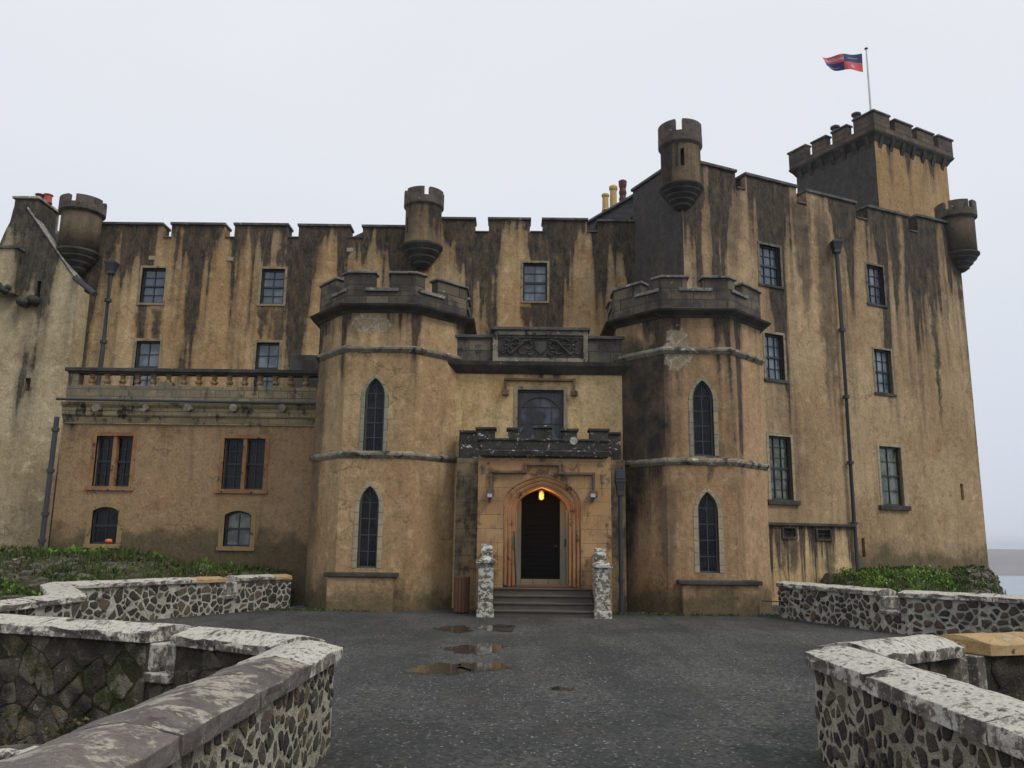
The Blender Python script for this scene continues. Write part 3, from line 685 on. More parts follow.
def tower(cxp, ycorn, ytop, ysillp, ystr1, ystr2, win1, win2, mat, names, plinth):
    cx = at(cxp, ycorn, YF - .2).x; fr = Fr(cx, YF, 1, 0); OK_[round(cx, 2)] = (.82, 1.0) if cx < 0 else (.87, .95)
    zc = at(cxp, ycorn, YF - .3).z; zp = at(cxp, ytop, YF - .1).z; zs = at(cxp, ysillp, YF - .1).z
    cut = MB()
    window(fr, win1, 'pointed', cols=2, rows=5, band=.11, smat=M['pale_green'], pane='glass_dark', cut=cut, label=names[0], bars='lead', meeting=False)
    window(fr, win2, 'pointed', cols=2, rows=5, band=.12, smat=M['pale_stone'], pane='glass_dark', cut=cut, label=names[1], bars='lead', meeting=False)
    body = MB(); body.vprism(octagon(cx, A_, rnd=.16), -.6, zc)
    t = wall_obj('entrance_tower', body, mat, cut, label=names[2])
    # cornice
    mb = MB(); mb.sweep(octagon(cx, A_), [(-.25, zc - .16), (.02, zc - .16), (.07, zc - .1), (.26, zc - .02), (.29, zc + .03), (.1, zc + .1), (-.25, zc + .1)])
    sub(mb.build('cornice', M['dark_mould'], t))
    # parapet ring with merlons
    M.setdefault('parapet', ashlar('blackened_parapet_stone', (.08, .07, .055), (.17, .135, .095), (.05, .046, .04), bw=.6, rh=.3, stain=.35, lichen=.2, white=(.3, .28, .22)))
    ring = [(.04, zc + .101), (.04, zs), (-.26, zs), (-.26, zc + .101)]
    pa = MB(); pa.sweep(octagon(cx, A_), ring)
    caps = MB(); sil = MB()
    O = octagon(cx, A_, extra=.04); I = octagon(cx, A_, extra=-.26); OC = octagon(cx, A_, extra=.1); IC = octagon(cx, A_, extra=-.32)
    gap = .24; s_ = 2 * A_ * math.tan(math.pi / 8)
    def lerp(a, b, t): return (a[0] + (b[0] - a[0]) * t, a[1] + (b[1] - a[1]) * t)
    gc = {0: .5, 1: .3, 7: .7}      # where the gap sits on each face (0 = front)
    for k in range(8):
        k2 = (k + 1) % 8
        c1 = gc.get(k, .5); c2 = gc.get(k2, .5); g_ = gap / s_ / 1.0 * .9
        p = lambda Q, kk, t: lerp(Q[kk], Q[(kk + 1) % 8], t)
        outer = [p(O, k, c1 + g_), O[k2], p(O, k2, c2 - g_)]; inner = [p(I, k, c1 + g_), I[k2], p(I, k2, c2 - g_)]
        pa.vprism([*outer, *inner[::-1]], zs, zp - .1)
        e = .035
        oc = [p(OC, k, c1 + g_ - e), OC[k2], p(OC, k2, c2 - g_ + e)]; ic = [p(IC, k, c1 + g_ - e), IC[k2], p(IC, k2, c2 - g_ + e)]
        caps.vprism([*oc, *ic[::-1]], zp - .098, zp - .03)
        so2 = [p(OC, k, c1 - g_ - .08), p(OC, k, c1 + g_ + .08), p(O, k, c1 + g_ + .08), p(O, k, c1 - g_ - .08)]
        sil = MB(); sil.vprism([p(OC, k, c1 - g_ - .12), p(OC, k, c1 + g_ + .12), p(O, k, c1 + g_ + .12), p(O, k, c1 - g_ - .12)], zs - .02, zs + .07)
        sil.vprism([p(O, k, c1 - g_), p(O, k, c1 + g_), p(I, k, c1 + g_), p(I, k, c1 - g_)], zs + .001, zs + .06); sil.build('crenel_sill', M['cap_mid'], t, bevel=.01)
    pa = sub(pa.build('parapet', M['parapet'], t, bevel=.012)); 
    sub(caps.build('merlon_caps', M['cap_mid'], t, bevel=.015))
    rf = MB(); rf.vprism(octagon(cx, A_ - .27, YF + .27), zc + .1, zc + .16); sub(rf.build('roof', M['slate'], t))
    for (ys, mt, pr) in ((ystr1, 'string', .1), (ystr2, 'string', .08)):
        z = at(cxp, ys, YF - .1).z; mb = MB()
        mb.sweep(octagon(cx, A_), [(-.05, z - .1), (.02, z - .1), (pr, z - .02), (pr, z + .03), (.02, z + .09), (-.05, z + .09)])
        sub(mb.build('string_course', M[mt], t, bevel=.0))
    # window plinth
    x0, x1, yt, sd = plinth; yp = YF - .35; a = at(x0, yt, yp); b = at(x1, yt, yp); frp = Fr(cx, yp, 1, 0)
    mb = MB(); mb.wbox(a.x + .08, b.x - .08, yp, YF + 1.2, -.2, a.z - .09); pl = sub(mb.build('plinth', mat, castle, bevel=.02))
    mb = MB(); mb.wbox(a.x, b.x, yp - .07, YF + 1.1, a.z - .088, a.z + .02); sub(mb.build('plinth_slab', M['dark_mould'], pl, bevel=.02))
    return cx, zc
UX = (1, 0, 0)
M['h_tl'] = harl('harling_left_tower', (.31, .22, .125), (.41, .305, .185), at(380, 305, YF).z + .3, 2.0, .3, seed=9, patch=.55, foot=.15, drips_shade=[(-5.35, .42, 7.6, -3, .62), (-4.15, .3, 7.9, 6.6, .5)], bare=[(-3.75, .55, 7.35, .32)])  # first drip covers the left face: stain plus painted-in shade
M['h_tr'] = harl('harling_right_tower', (.29, .195, .115), (.37, .265, .165), at(697, 308, YF).z + .3, 3.4, .3, seed=12, patch=.4, foot=.3,
    drips_shade=[(3.5, .85, 7.6, 1.2, 1.0), (3.05, .75, 7.4, .2, 1.0), (2.7, .5, 6.4, -2, .9), (4.0, .3, 3.4, .2, .6), (5.1, .22, 4.5, 3.1, .7), (5.35, .2, 4.4, 3.6, .6)], bare=[(4.35, .4, 6.75, .7)])  # leading drips darken the left face: black stain with its shade painted in
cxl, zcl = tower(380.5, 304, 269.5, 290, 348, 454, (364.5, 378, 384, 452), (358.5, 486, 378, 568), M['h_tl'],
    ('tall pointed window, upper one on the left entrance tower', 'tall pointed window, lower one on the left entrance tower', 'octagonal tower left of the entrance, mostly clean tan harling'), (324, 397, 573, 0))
cxr, zcr = tower(697.5, 309, 274, 290, 349.5, 461, (693, 380.5, 713.5, 456), (698.5, 492, 718.5, 573), M['h_tr'],
    ('tall pointed window, upper one on the right entrance tower', 'tall pointed window, lower one on the right entrance tower', 'octagonal tower right of the entrance, darkened on its left side'), (679, 762, 581, 0))

# ---- central bay between the towers, Y = 22.4
YB = 22.4; fb = Fr(0, YB, 1, 0)
M['ash_flank'] = ashlar('weathered_flank_ashlar', (.27, .175, .09), (.25, .2, .12), (.15, .12, .08), bw=.62, rh=.34, stain=.6, mort=.01, stc=(.06, .05, .04))
M['h_bay'] = harl('harling_bay', (.42, .3, .15), (.5, .39, .23), fb.uz(540, 372)[1], 1.2, .0, seed=15, patch=.5)
M['ash_dark'] = ashlar('dark_bay_parapet', (.1, .09, .07), (.17, .15, .11), (.06, .055, .05), bw=.6, rh=.3, stain=.5, lichen=.24, white=(.36, .34, .28))
M['ash_warm'] = ashlar('warm_porch_ashlar', (.42, .23, .1), (.42, .28, .14), (.33, .2, .1), bw=.62, rh=.34, stain=.52, mort=.008, stc=(.075, .055, .04), lichen=.08, white=(.38, .35, .28))
cut = MB(); bw, bi = window(fb, (517.5, 390, 563.5, 440), cols=4, rows=3, band=.11, smat=M['weathered'], pane='glass_mixed', cut=cut, label='wide square window above the entrance porch', bars='sash', meeting=False, recess=.14)
xl = at(440, 480, YB).x; xr = at(640, 480, YB).x; zt = fb.uz(540, 373)[1]
mb = MB(); mb.box(fb, xl, xr, -.5, zt, -3.0, 0); bay = wall_obj('bay_wall', mb, M['h_bay'], cut)
# inner arch tracery of the square window
mb = MB(); uc, ww, z0, z1 = bi; o1 = outline('segment', ww - .08, (z1 - z0) * .93, .36); o2 = outline('segment', ww - .2, (z1 - z0) * .86, .34)
mb.band(fb, sh(o2[1:] + o2[:1], uc, z0), sh(o1[1:] + o1[:1], uc, z0), -.14, -.07, closed=False)
for sg in (-1, 1): mb.lathe((0, 0, 0), [(0, 0)], 3) if False else None
sub(mb.build('window_tracery', M['sash'], castle))
# hood mould over it (label with dropped ends)
def hood(fr, pix, w_=.09, d_=.12, name='hood_mould', mat='dark_mould', stops=True):
    m_ = MB(); pts = [fr.uz(*p) for p in pix]; n_ = len(pts)
    for i in range(n_ - 1):
        (u0, z0), (u1, z1) = pts[i], pts[i + 1]; h2 = w_ / 2
        if abs(u1 - u0) > abs(z1 - z0): m_.box(fr, min(u0, u1) - h2, max(u0, u1) + h2, (z0 + z1) / 2 - h2, (z0 + z1) / 2 + h2, -.02, d_ - .002 * i)
        else: m_.box(fr, (u0 + u1) / 2 - h2, (u0 + u1) / 2 + h2, min(z0, z1) - h2, max(z0, z1) - h2 - .001, -.02, d_ - .003 - .002 * i)
    if stops:
        for (u, z) in (pts[0], pts[-1]): m_.box(fr, u - .09, u + .09, z - .12, z + .02, -.02, d_ + .04)
    return sub(m_.build(name, M[mat], castle, bevel=.012))
hood(fb, ((505.5, 391), (505.5, 380), (574, 380), (574, 392)), mat='brown_mould', w_=.07, d_=.09)
# cornice and parapet of the bay with carved panel
z1 = fb.uz(540, 363.5)[1]; z0 = fb.uz(540, 374)[1]
mb = MB(); mb.sweep([(xl, YB), (xr, YB)], [(-.2, z0 - .01), (.04, z0 - .01), (.1, z0 + .05), (.24, z1 - .1), (.27, z1), (-.2, z1)], closed=False); sub(mb.build('cornice', M['dark_mould'], bay))
zpp = fb.uz(540, 339)[1]
mb = MB(); mb.box(fb, xl, xr, z1 + .001, zpp, -.35, .02); bp = sub(mb.build('parapet', M['ash_dark'], castle, bevel=.01, label='blackened parapet above the entrance between the towers'))
mb = MB(); mb.box(fb, xl, xr, zpp + .001, zpp + .09, -.4, .09); sub(mb.build('coping', M['coping_dark'], bp, bevel=.015))
ua, zq = fb.uz(493, 330, .15); ub, zw = fb.uz(588, 364, .15)
mb = MB(); ui, zi = fb.uz(498, 334.5, .15); uj, zj = fb.uz(583.5, 358.5, .15)
mb.band(fb, [(ui, zj), (uj, zj), (uj, zi), (ui, zi)], [(ua, z1 + .002), (ub, z1 + .002), (ub, zq), (ua, zq)], -.1, .15)
pf = sub(mb.build('carved_panel', M['string'], castle, bevel=.01, label='pale stone frame holding a black carved relief'))
mb = MB(); mb.box(fb, ua - .06, ub + .06, zq + .001, zq + .09, -.3, .22); sub(mb.build('panel_coping', M['coping_dark'], pf, bevel=.015))
mb = MB(); mb.box(fb, ui - .01, uj + .01, zj - .01, zi + .01, -.05, .05)
uc = (ui + uj) / 2; zc = (zi + zj) / 2; hh = zi - zj
def curl(u, z, r, a0, turns, sg):
    pts = []
    for i in range(15):
        t = i / 14; a = a0 + sg * turns * 2 * math.pi * t; rr = r * (1 - .75 * t); pts.append(fb.p(u + rr * math.cos(a), z + rr * math.sin(a), .07 + .02 * t))
    mb.tube(pts, .03, 6, rs=[.034 * (1 - .5 * i / 14) for i in range(15)])
shp = [(0, -.3), (.2, -.12), (.23, .2), (-.23, .2), (-.2, -.12)]
mb.prism(fb, sh([(a * hh * 1.1, b * hh * 1.1) for a, b in shp], uc, zc), .04, .11)
for sg in (-1, 1):
    for (du, dz, r, a0, tn) in ((.36, .02, .16, 1.2, .8), (.52, -.1, .14, 2.5, .9), (.66, .12, .13, .3, 1.0), (.82, -.06, .15, 4, .8), (.96, .1, .11, 1, 1), (1.04, -.13, .09, 2, .8), (.3, -.16, .09, 3, .8), (.75, .02, .1, 5, .7)):
        curl(uc + sg * du, zc + dz, r, a0 if sg > 0 else math.pi - a0, tn, sg)
    mb.tube([fb.p(uc + sg * .25, zc + .2, .08), fb.p(uc + sg * .45, zc + .16, .1), fb.p(uc + sg * .62, zc - .02, .1), fb.p(uc + sg * .8, zc - .18, .08)], .04, 6)
sub(mb.build('carved_relief', M['dark_mould'], pf))

# ---- porch, front at Y = 21.0
YP = 21.0; fp = Fr(0, YP, 1, 0)
px0 = at(477, 540, YP).x; px1 = at(611.5, 540, YP).x; zpt = fp.uz(541, 456)[1]; ZL = .62
DC = at(542, 560, YP).x
wi = at(569.3, 560, YP).x - at(515.2, 560, YP).x; zpk = fp.uz(542, 487)[1]
cut = MB(); dooro = outline('tudor', wi, zpk - ZL + .3, .62)
orders = [(.30, 0.0), (.2, .1), (.1, .2), (0.0, .3)]
cut.prism(fp, sh(outline('tudor', wi + .6, zpk - ZL + .6, .72), DC, ZL - .3), -.12, .3)
cut2 = MB(); cut2.prism(fp, sh(dooro, DC, ZL - .3), -1.3, -.1); cut = [cut, cut2]
mb = MB(); mb.box(fp, px0, px1, -.4, zpt, -(YB - YP) - .6, 0); porch = wall_obj('porch', mb, M['ash_warm'], cut, label='orange and tan ashlar porch with pointed doorway')
mb = MB()
for i, (e0, d0) in enumerate(((.295, -.02), (.2, -.06), (.1, -.1))):
    e1 = (.2, .1, 0.0)[i]
    a = outline('tudor', wi + 2 * e0, zpk - ZL + e0, .62 + e0 * .3); b = outline('tudor', wi + 2 * e1, zpk - ZL + e1, .62 + e1 * .3)
    a = a[1:] + a[:1]; b = b[1:] + b[:1]
    mb.band(fp, sh(b, DC, ZL - .001), sh(a, DC, ZL - .001), -.3, d0 - .012, closed=False)
arch = sub(mb.build('door_arch', M['door_stone'], castle, bevel=.02))
mb = MB()
for e in (.295, .2, .1):
    o_ = outline('tudor', wi + 2 * e - .02, zpk - ZL + e - .01, .62 + e * .3); o_ = o_[1:] + o_[:1]
    mb.tube([fp.p(u + DC, z + ZL, (-.03, -.07, -.11)[(.295, .2, .1).index(e)]) for u, z in o_], .028, 6)
sub(mb.build('arch_moulding', M['door_stone'], arch, smooth=True))
# vestibule: pale inner jambs, doorframe and black door
mb = MB(); fd = Fr(0, YP + 1.15, 1, 0)
mb.box(fd, DC - wi / 2 + .002, DC - wi / 2 + .16, ZL, zpk - .3, -.1, .1); mb.box(fd, DC + wi / 2 - .16, DC + wi / 2 - .002, ZL, zpk - .3, -.1, .1)
mb.box(fp, DC - wi / 2 + .003, DC - wi / 2 + .03, ZL, zpk - .55, -1.04, -.32); mb.box(fp, DC + wi / 2 - .03, DC + wi / 2 - .003, ZL, zpk - .55, -1.04, -.32)
sub(mb.build('vestibule_jambs', M['pale_paint'], castle, bevel=.01))
dm = MB(); z = ZL + .16
dm.box(fd, DC - wi / 2 + .162, DC + wi / 2 - .162, ZL + .16, zpk, -.12, -.06)
while z < zpk - .35: dm.box(fd, DC - wi / 2 + .165, DC + wi / 2 - .165, z, z + .105, -.06, -.035); z += .115
dr = sub(dm.build('door', M['door'], castle, bevel=.006))
mb = MB(); mb.tube([fd.p(DC + wi / 2 - .26, ZL + 1.0, -.03), fd.p(DC + wi / 2 - .26, ZL + 1.0, .03)], .035, 10); sub(mb.build('door_knob', M['iron'], dr))
mb = MB(); mb.box(fd, DC - wi / 2 + .16, DC + wi / 2 - .16, ZL, ZL + .155, -.12, .12); sub(mb.build('door_step', M['pale_stone'], castle, bevel=.015))
mb = MB(); mb.box(fp, DC - wi / 2 - .02, DC + wi / 2 + .02, ZL + .002, ZL + .06, -.3, .02); sub(mb.build('threshold', M['rust_wood'], castle, bevel=.01))
mb = MB(); u, z = fp.uz(566.5, 543.5, -.33); mb.box(fp, DC + wi / 2 - .05, DC + wi / 2 - .035, 1, 1, 0, 0) if False else None
fj = Fr(DC + wi / 2 - .03, YP, 0, 1)
mb.wbox(DC + wi / 2 - .075, DC + wi / 2 - .031, YP + .55, YP + .68, ZL + .98, ZL + 1.18); sub(mb.build('doorbell', M['iron'], castle, bevel=.005))
hood(fp, ((491, 490), (491, 472), (525.5, 472), (525.5, 464.5), (559.5, 464.5), (559.5, 473.5), (593.5, 474), (593.5, 492)), w_=.07, d_=.11, mat='brown_mould', name='hood_mould')
# spandrel lamps
for x in (490, 592):
    u, z = fp.uz(x, 496); mb = MB(); mb.box(fp, u - .075, u + .075, z - .06, z + .06, .12, .25); mb.box(fp, u - .03, u + .03, z - .16, z - .06, 0, .2)
    fl = sub(mb.build('floodlight', M['iron'], castle, bevel=.01)); mb = MB(); mb.box(fp, u - .06, u + .06, z - .045, z + .045, .251, .256); sub(mb.build('lamp_lens', flat('lamp_lens', (.4, .42, .45), .2), fl))
# porch cornice and battlement
zc0 = fp.uz(541, 458.5)[1]; zc1 = fp.uz(541, 452)[1]; zs1 = fp.uz(541, 440.5, .1)[1]; zm1 = fp.uz(541, 428, .1)[1]
M['blacklichen'] = plainstone('black_stone_white_lichen', (.025, .024, .022), (.06, .055, .048), .3, lichen=.32, sc_=3.6, white=(.55, .54, .48))
mb = MB(); ux0 = px0 - .12; ux1 = px1 + .1
mb.sweep([(ux0 + .3, YB), (ux0 + .3, YP), (ux1 - .3, YP), (ux1 - .3, YB)], [(-.2, zc0), (.0, zc0), (.14, zc0 + .05), (.17, zc1), (.05, zc1 + .05), (-.2, zc1 + .05)], closed=False)
sub(mb.build('cornice', M['blacklichen'], porch, bevel=0))
mb = MB(); mb.box(fp, ux0 + .15, ux1 - .15, zc1 + .051, zs1, -.35, .03)
cp = MB(); cp.box(fp, ux0 + .1, ux1 - .1, zs1 + .001, zs1 + .055, -.38, .07)
for (a, b, y) in ((477, 495, 427), (508, 522, 427.5), (535, 551, 425.5), (562.5, 577, 428.5), (590, 608, 428.5)):
    u0 = fp.uz(a, 432, .05)[0]; u1 = fp.uz(b, 432, .05)[0]; zt_ = fp.uz(a, y, .05)[1]
    mb.box(fp, u0, u1, zs1 - .02, zt_ - .07, -.3, .055); cp.box(fp, u0 - .04, u1 + .04, zt_ - .069, zt_, -.34, .1)
# side returns next to the towers (set back)
sx0 = at(459, 445, 21.9).x; sx1 = at(621, 445, 21.9).x; f9 = Fr(0, 21.9, 1, 0)
zq0 = f9.uz(468, 458)[1]; zq1 = f9.uz(468, 433)[1]
mb.box(f9, sx0, px0 + .1, zq0, zq1, -.4, 0); mb.box(f9, px1 - .1, sx1, zq0, zq1, -.4, 0)
cp.box(f9, sx0, px0 + .05, zq1 + .001, zq1 + .07, -.4, .05); cp.box(f9, px1 - .05, sx1, zq1 + .001, zq1 + .07, -.4, .05)
bt = sub(mb.build('battlement', M['blacklichen'], castle, bevel=.015, label='low black battlement over the porch, spotted with white lichen')); sub(cp.build('coping', M['blacklichen'], bt, bevel=.015))
mb = MB(); u, z = fp.uz(573.5, 441, .06)
mb.lathe((0, 0, 0), [(.001, 0), (.09, .01), (.1, .03), (.001, .05)], 12); d_ = MB(); d_.v = [(u + x, YP - .07 - zz, z + y) for x, y, zz in mb.v]; d_.f = mb.f; d_.m = mb.m
sub(d_.build('carved_boss', M['coping_pale'], bt))
# warm ashlar flank walls beside the porch
mb = MB(); mb.box(f9, at(455, 540, 21.9).x, px0 - .003, -.3, zq0, -.6, -.005); mb.build('flank_wall', M['ash_flank'], castle); mb = MB(); mb.box(f9, px1 + .003, at(626, 540, 21.9).x, -.3, zq0, -.6, -.005)
sub(mb.build('flank_wall', M['ash_flank'], castle))
# downpipes
def downpipe(path, r, label, hopper=True, collars=()):
    m_ = MB(); m_.tube(path, r, 10); p = Vector(path[0])
    for t in collars:
        a = Vector(path[0]).lerp(Vector(path[-1 if len(path) == 2 else 1]), t); m_.tube([a + Vector((0, 0, .05)), a - Vector((0, 0, .05))], r * 1.5, 10)
    o = sub(m_.build('downpipe', M['iron'], castle, label=label))
    if hopper:
        h = MB(); s1, s2 = r * 2.2, r * 1.5
        h.hexa([(p.x - s2, p.y - s2, p.z - .1), (p.x + s2, p.y - s2, p.z - .1), (p.x + s2, p.y + s2, p.z - .1), (p.x - s2, p.y + s2, p.z - .1), (p.x - s1, p.y - s1, p.z + .12), (p.x + s1, p.y - s1, p.z + .12), (p.x + s1, p.y + s1, p.z + .12), (p.x - s1, p.y + s1, p.z + .12)])
        h.wbox(p.x - s1 * 1.1, p.x + s1 * 1.1, p.y - s1 * 1.1, p.y + s1 * 1.1, p.z + .121, p.z + .2); h.wbox(p.x - s2, p.x + s2, p.y - s2, p.y + s2, p.z - .22, p.z - .101)
        sub(h.build('hopper', M['iron'], o, bevel=.01))
    return o
a = at(620, 487, 21.45); downpipe([(a.x, 21.45, a.z), (a.x, 21.45, .02)], .055, 'dark downpipe with square hopper right of the porch', collars=(.35, .75))
mb = MB(); mb.wbox(a.x - .12, a.x + .12, 21.3, 21.6, a.z + .2, a.z + .42); sub(mb.build('pipe_bracket', M['iron'], castle, bevel=.01))

# ---- the keep, turned about 25 degrees
KA = R(25); k0 = at(685, 300, 24.1)
fk = Fr(k0.x, 24.1, math.cos(KA), math.sin(KA))           # along the front, left corner = u 0
KW = fk.uz(976, 430)[0]
U_K = fk.U
kmer = [(684, 735, 163, 172.8), (745, 796, 175, 188.5), (806, 855, 192, 204), (867, 908, 207.5, 217.5), (917, 978, 219.5, 229)]
zk = [fk.uz(a, y0)[1] for a, b, y0, y1 in kmer]; print('keep merlon z', zk, 'KW', KW)
ZK = fk.uz(734, 172.6)[1]; ZK2 = fk.uz(830, 198)[1]
cut = MB(); kinfo = []
ks = plainstone('keep_window_margin', (.12, .1, .08), (.2, .165, .12), .4, sc_=4)
for (rc, rows, cols, bd, sill, lb, pn, mt) in (
    ((760, 246, 780.5, 285), 4, 3, .12, (.1, .09, .05), 'small sash window on the keep, near the corner turret', 'glass_blue', ks),
    ((867.5, 266, 884, 304), 4, 3, .1, (.1, .09, .05), 'uppermost small sash window right of the long downpipe', 'glass_blue', ks),
    ((765.5, 334.5, 784, 379.5), 4, 3, .12, (.1, .1, .05), 'sash window on the keep beside the right entrance tower cornice', 'glass_blue', M['weathered']),
    ((875, 350, 892, 393), 4, 3, .1, (.1, .09, .05), 'middle sash window right of the long downpipe', 'glass_blue', M['weathered']),
    ((770, 436.5, 792, 500), 6, 3, .14, (.2, .15, .1), 'tall dark-silled window above the two square vents', 'glass_green', M['pale_stone']),
    ((881, 447, 902.5, 505.5), 4, 2, .14, (.2, .15, .1), 'tall dark-silled window right of the long downpipe', 'glass_green', M['pale_stone'])):
    kinfo.append(window(fk, rc, cols=cols, rows=rows, band=bd * .7, smat=mt, pane=pn, cut=cut, sill=sill, label=lb, sillmat=M['dark_mould'])[1])
for (x0, y0, x1, y1) in ((961.3, 484, 963, 500), (862.5, 538, 864.5, 557)):
    ua, zb = fk.uz(x0, y1); ub, za = fk.uz(x1, y0); cut.box(fk, ua, ub, zb, za, -.3, .3)
ud0 = k0.x * U_K.x + 24.1 * U_K.y      # offset between world dot U and u
def kd(px, hw, y0, y1, st=.9):
    u, zt_ = fk.uz(px, y0); _, zb_ = fk.uz(px, y1); return (u + ud0, hw, zt_, zb_, st)
M['h_keep'] = harl('harling_keep', (.29, .21, .128), (.38, .29, .185), ZK + .3, 4.4, .42, U=tuple(U_K), seed=21, patch=.3, foot=1.25,
    drips_shade=[kd(820, .45, 195, 470, .75), kd(925, .3, 222, 430, .9), kd(800, .5, 190, 320, .8), kd(730, .6, 172, 290, .6), kd(893, .3, 215, 300, .8), kd(940, .16, 228, 350, .6)])
M['h_keepL'] = harl('harling_keep_return', (.11, .10, .09), (.15, .13, .11), ZK + .2, 9, .5, seed=22, dark=.7, stain=(.044, .04, .038))  # dark render for left faces, their shade painted into the colour
pts = []
gsill = .52
for i, (a, b, ya, yb_) in enumerate(kmer):
    ua, za = fk.uz(a, ya); ub, zb_ = fk.uz(b, yb_); zt_ = (za + zb_) / 2 if i else fk.uz(734, 172.6)[1]
    if i == 0: ua = .004
    if i == len(kmer) - 1: ub = KW
    pts += ([(ua, zt_ - gsill)] if i else []) + [(ua, zt_), (ub, zt_)] + ([(ub, zt_ - gsill)] if i < len(kmer) - 1 else [])
    kmer[i] = (ua, ub, zt_)
poly = [(.004, -1)] + pts + [(KW, -1)]
# slight batter kept vertical, thickness .6
mb = MB(); mb.prism(fk, poly, -.6, 0); keep = wall_obj('keep_wall', mb, M['h_keep'], cut, label='tall tan keep wall turned away to the right, dark streaks from its head')
fkl = Fr(k0.x, 24.1, math.sin(KA), -math.cos(KA)); fkl = Fr(k0.x - 8.5 * math.sin(KA), 24.1 + 8.5 * math.cos(KA), math.sin(KA), -math.cos(KA))   # left return, u = 8.5 at the corner
ucr = fkl.uz(661, 172)[0]
zl0 = kmer[0][2]; u633 = fkl.uz(633, 191)[0]
mb = MB(); mb.prism(fkl, [(0, -1), (8.5 - .012, -1), (8.5 - .012, zl0), (u633, zl0), (u633, zl0 - .95), (0, zl0 - .95)], -.6, .004)
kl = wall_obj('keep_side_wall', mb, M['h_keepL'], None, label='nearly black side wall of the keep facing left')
mb = MB(); mb.box(fkl, u633 - .05, 8.46, zl0 + .001, zl0 + .1, -.66, .07); mb.box(fkl, 0, u633 - .052, zl0 - .949, zl0 - .86, -.66, .07); sub(mb.build('coping', M['coping_dark'], kl, bevel=.015))
cp = MB()
for i, (ua, ub, zt_) in enumerate(kmer):
    cp.box(fk, ua - (.04 if i else -.05), ub + .04, zt_ + .001, zt_ + .1, -.66, .07)
    if i < len(kmer) - 1: cp.box(fk, ub + .043, kmer[i + 1][0] - .043, kmer[i][2] - gsill, kmer[i][2] - gsill + .06, -.62, .05)
sub(cp.build('coping', M['coping_dark'], keep, bevel=.015))
# right and back walls, roof
fkr = Fr(*(fk.p(KW, 0)[:2]), -fk.N.x, -fk.N.y)
mb = MB(); mb.box(fkr, .01, 8.5, -2.5, kmer[-1][2] - .2, -.6, -.006); mb.box(fk, .1, KW - .1, -2.5, kmer[-1][2] - .2, -9.1, -8.5); sub(mb.build('keep_rear_walls', M['h_keep'], castle))
mb = MB(); mb.box(fk, .59, KW - .59, kmer[-1][2] - 1.5, kmer[-1][2] - 1.2, -8.5, -.59); sub(mb.build('roof', M['slate'], castle))
# rough broken masonry on the right edge
mb = MB(); rnd = random.Random(4)
for i in range(16):
    z = fk.uz(978, 412 + i * 3.2)[1]; w_ = rnd.uniform(.08, .2); mb.box(fk, KW - .1, KW + w_, z - .07, z + .07, -.5 - rnd.random() * .2, -.08 - rnd.random() * .1)
sub(mb.build('quoin_stones', ks, castle, bevel=.03))
# keep downpipe
ua, za = fk.uz(836.5, 247, .15); a = fk.p(ua, za, .15); ub, zb = fk.uz(862, 572, .15); b = fk.p((ua + ub) / 2, zb, .15); b = fk.p(ua, zb, .15); c = b + Vector((.35, -.25, -.5)); c.z = .5
downpipe([a, b, c], .075, 'long downpipe with hopper running down the keep wall', collars=(.27, .48, .68, .86))
# low projecting block with two vents
fv = Fr(*fk.p(0, 0, .28)[:2], U_K.x, U_K.y)
ua, za = fv.uz(772, 524); ub, zb2 = fv.uz(853, 528.5); zt_ = (za + zb2) / 2
M['h_block'] = harl('harling_low_block', (.42, .31, .17), (.48, .37, .22), zt_ + .1, 1.3, .5, U=tuple(U_K), seed=31, patch=.5, streak_w=4.0, drips_shade=[kd(786, .3, 536, 582, .8), kd(821, .34, 538, 590, .85), kd(846, .18, 532, 575, .7), kd(775, .12, 528, 590, .7)])
cut = MB(); vts = []
for (x0, y0, x1, y1) in ((782.5, 522, 795, 537.5), (816.5, 524, 829.5, 539.5)):
    a0, b0 = fv.uz(x0, y1); a1, b1 = fv.uz(x1, y0 + 2); cut.box(fv, a0, a1, b0, b1 - .1, -.2, .3); vts.append((a0, a1, b0, b1 - .1))
mb = MB(); mb.box(fv, ua - 1.2, ub, -1, zt_, -.27, 0); blk = wall_obj('low_wall', mb, M['h_block'], cut, label='low projecting wall with two square vents at the foot of the keep')
mb = MB(); mb.box(fv, ua - 1.2, ub + .06, zt_ + .001, zt_ + .09, -.26, .1); sub(mb.build('coping', M['dark_mould'], blk, bevel=.015))
for v_ in vts:
    mb = MB(); mb.band(fv, [(v_[0] + .03, v_[2] + .03), (v_[1] - .03, v_[2] + .03), (v_[1] - .03, v_[3] - .03), (v_[0] + .03, v_[3] - .03)], [(v_[0] - .04, v_[2] - .04), (v_[1] + .04, v_[2] - .04), (v_[1] + .04, v_[3] + .01), (v_[0] - .04, v_[3] + .01)], -.05, .05)
    for k in range(4): z = v_[2] + .06 + k * .09; mb.box(fv, v_[0], v_[1], z, z + .02, -.08, -.04)
    sub(mb.build('vent', M['dark_mould'], castle, bevel=.006))

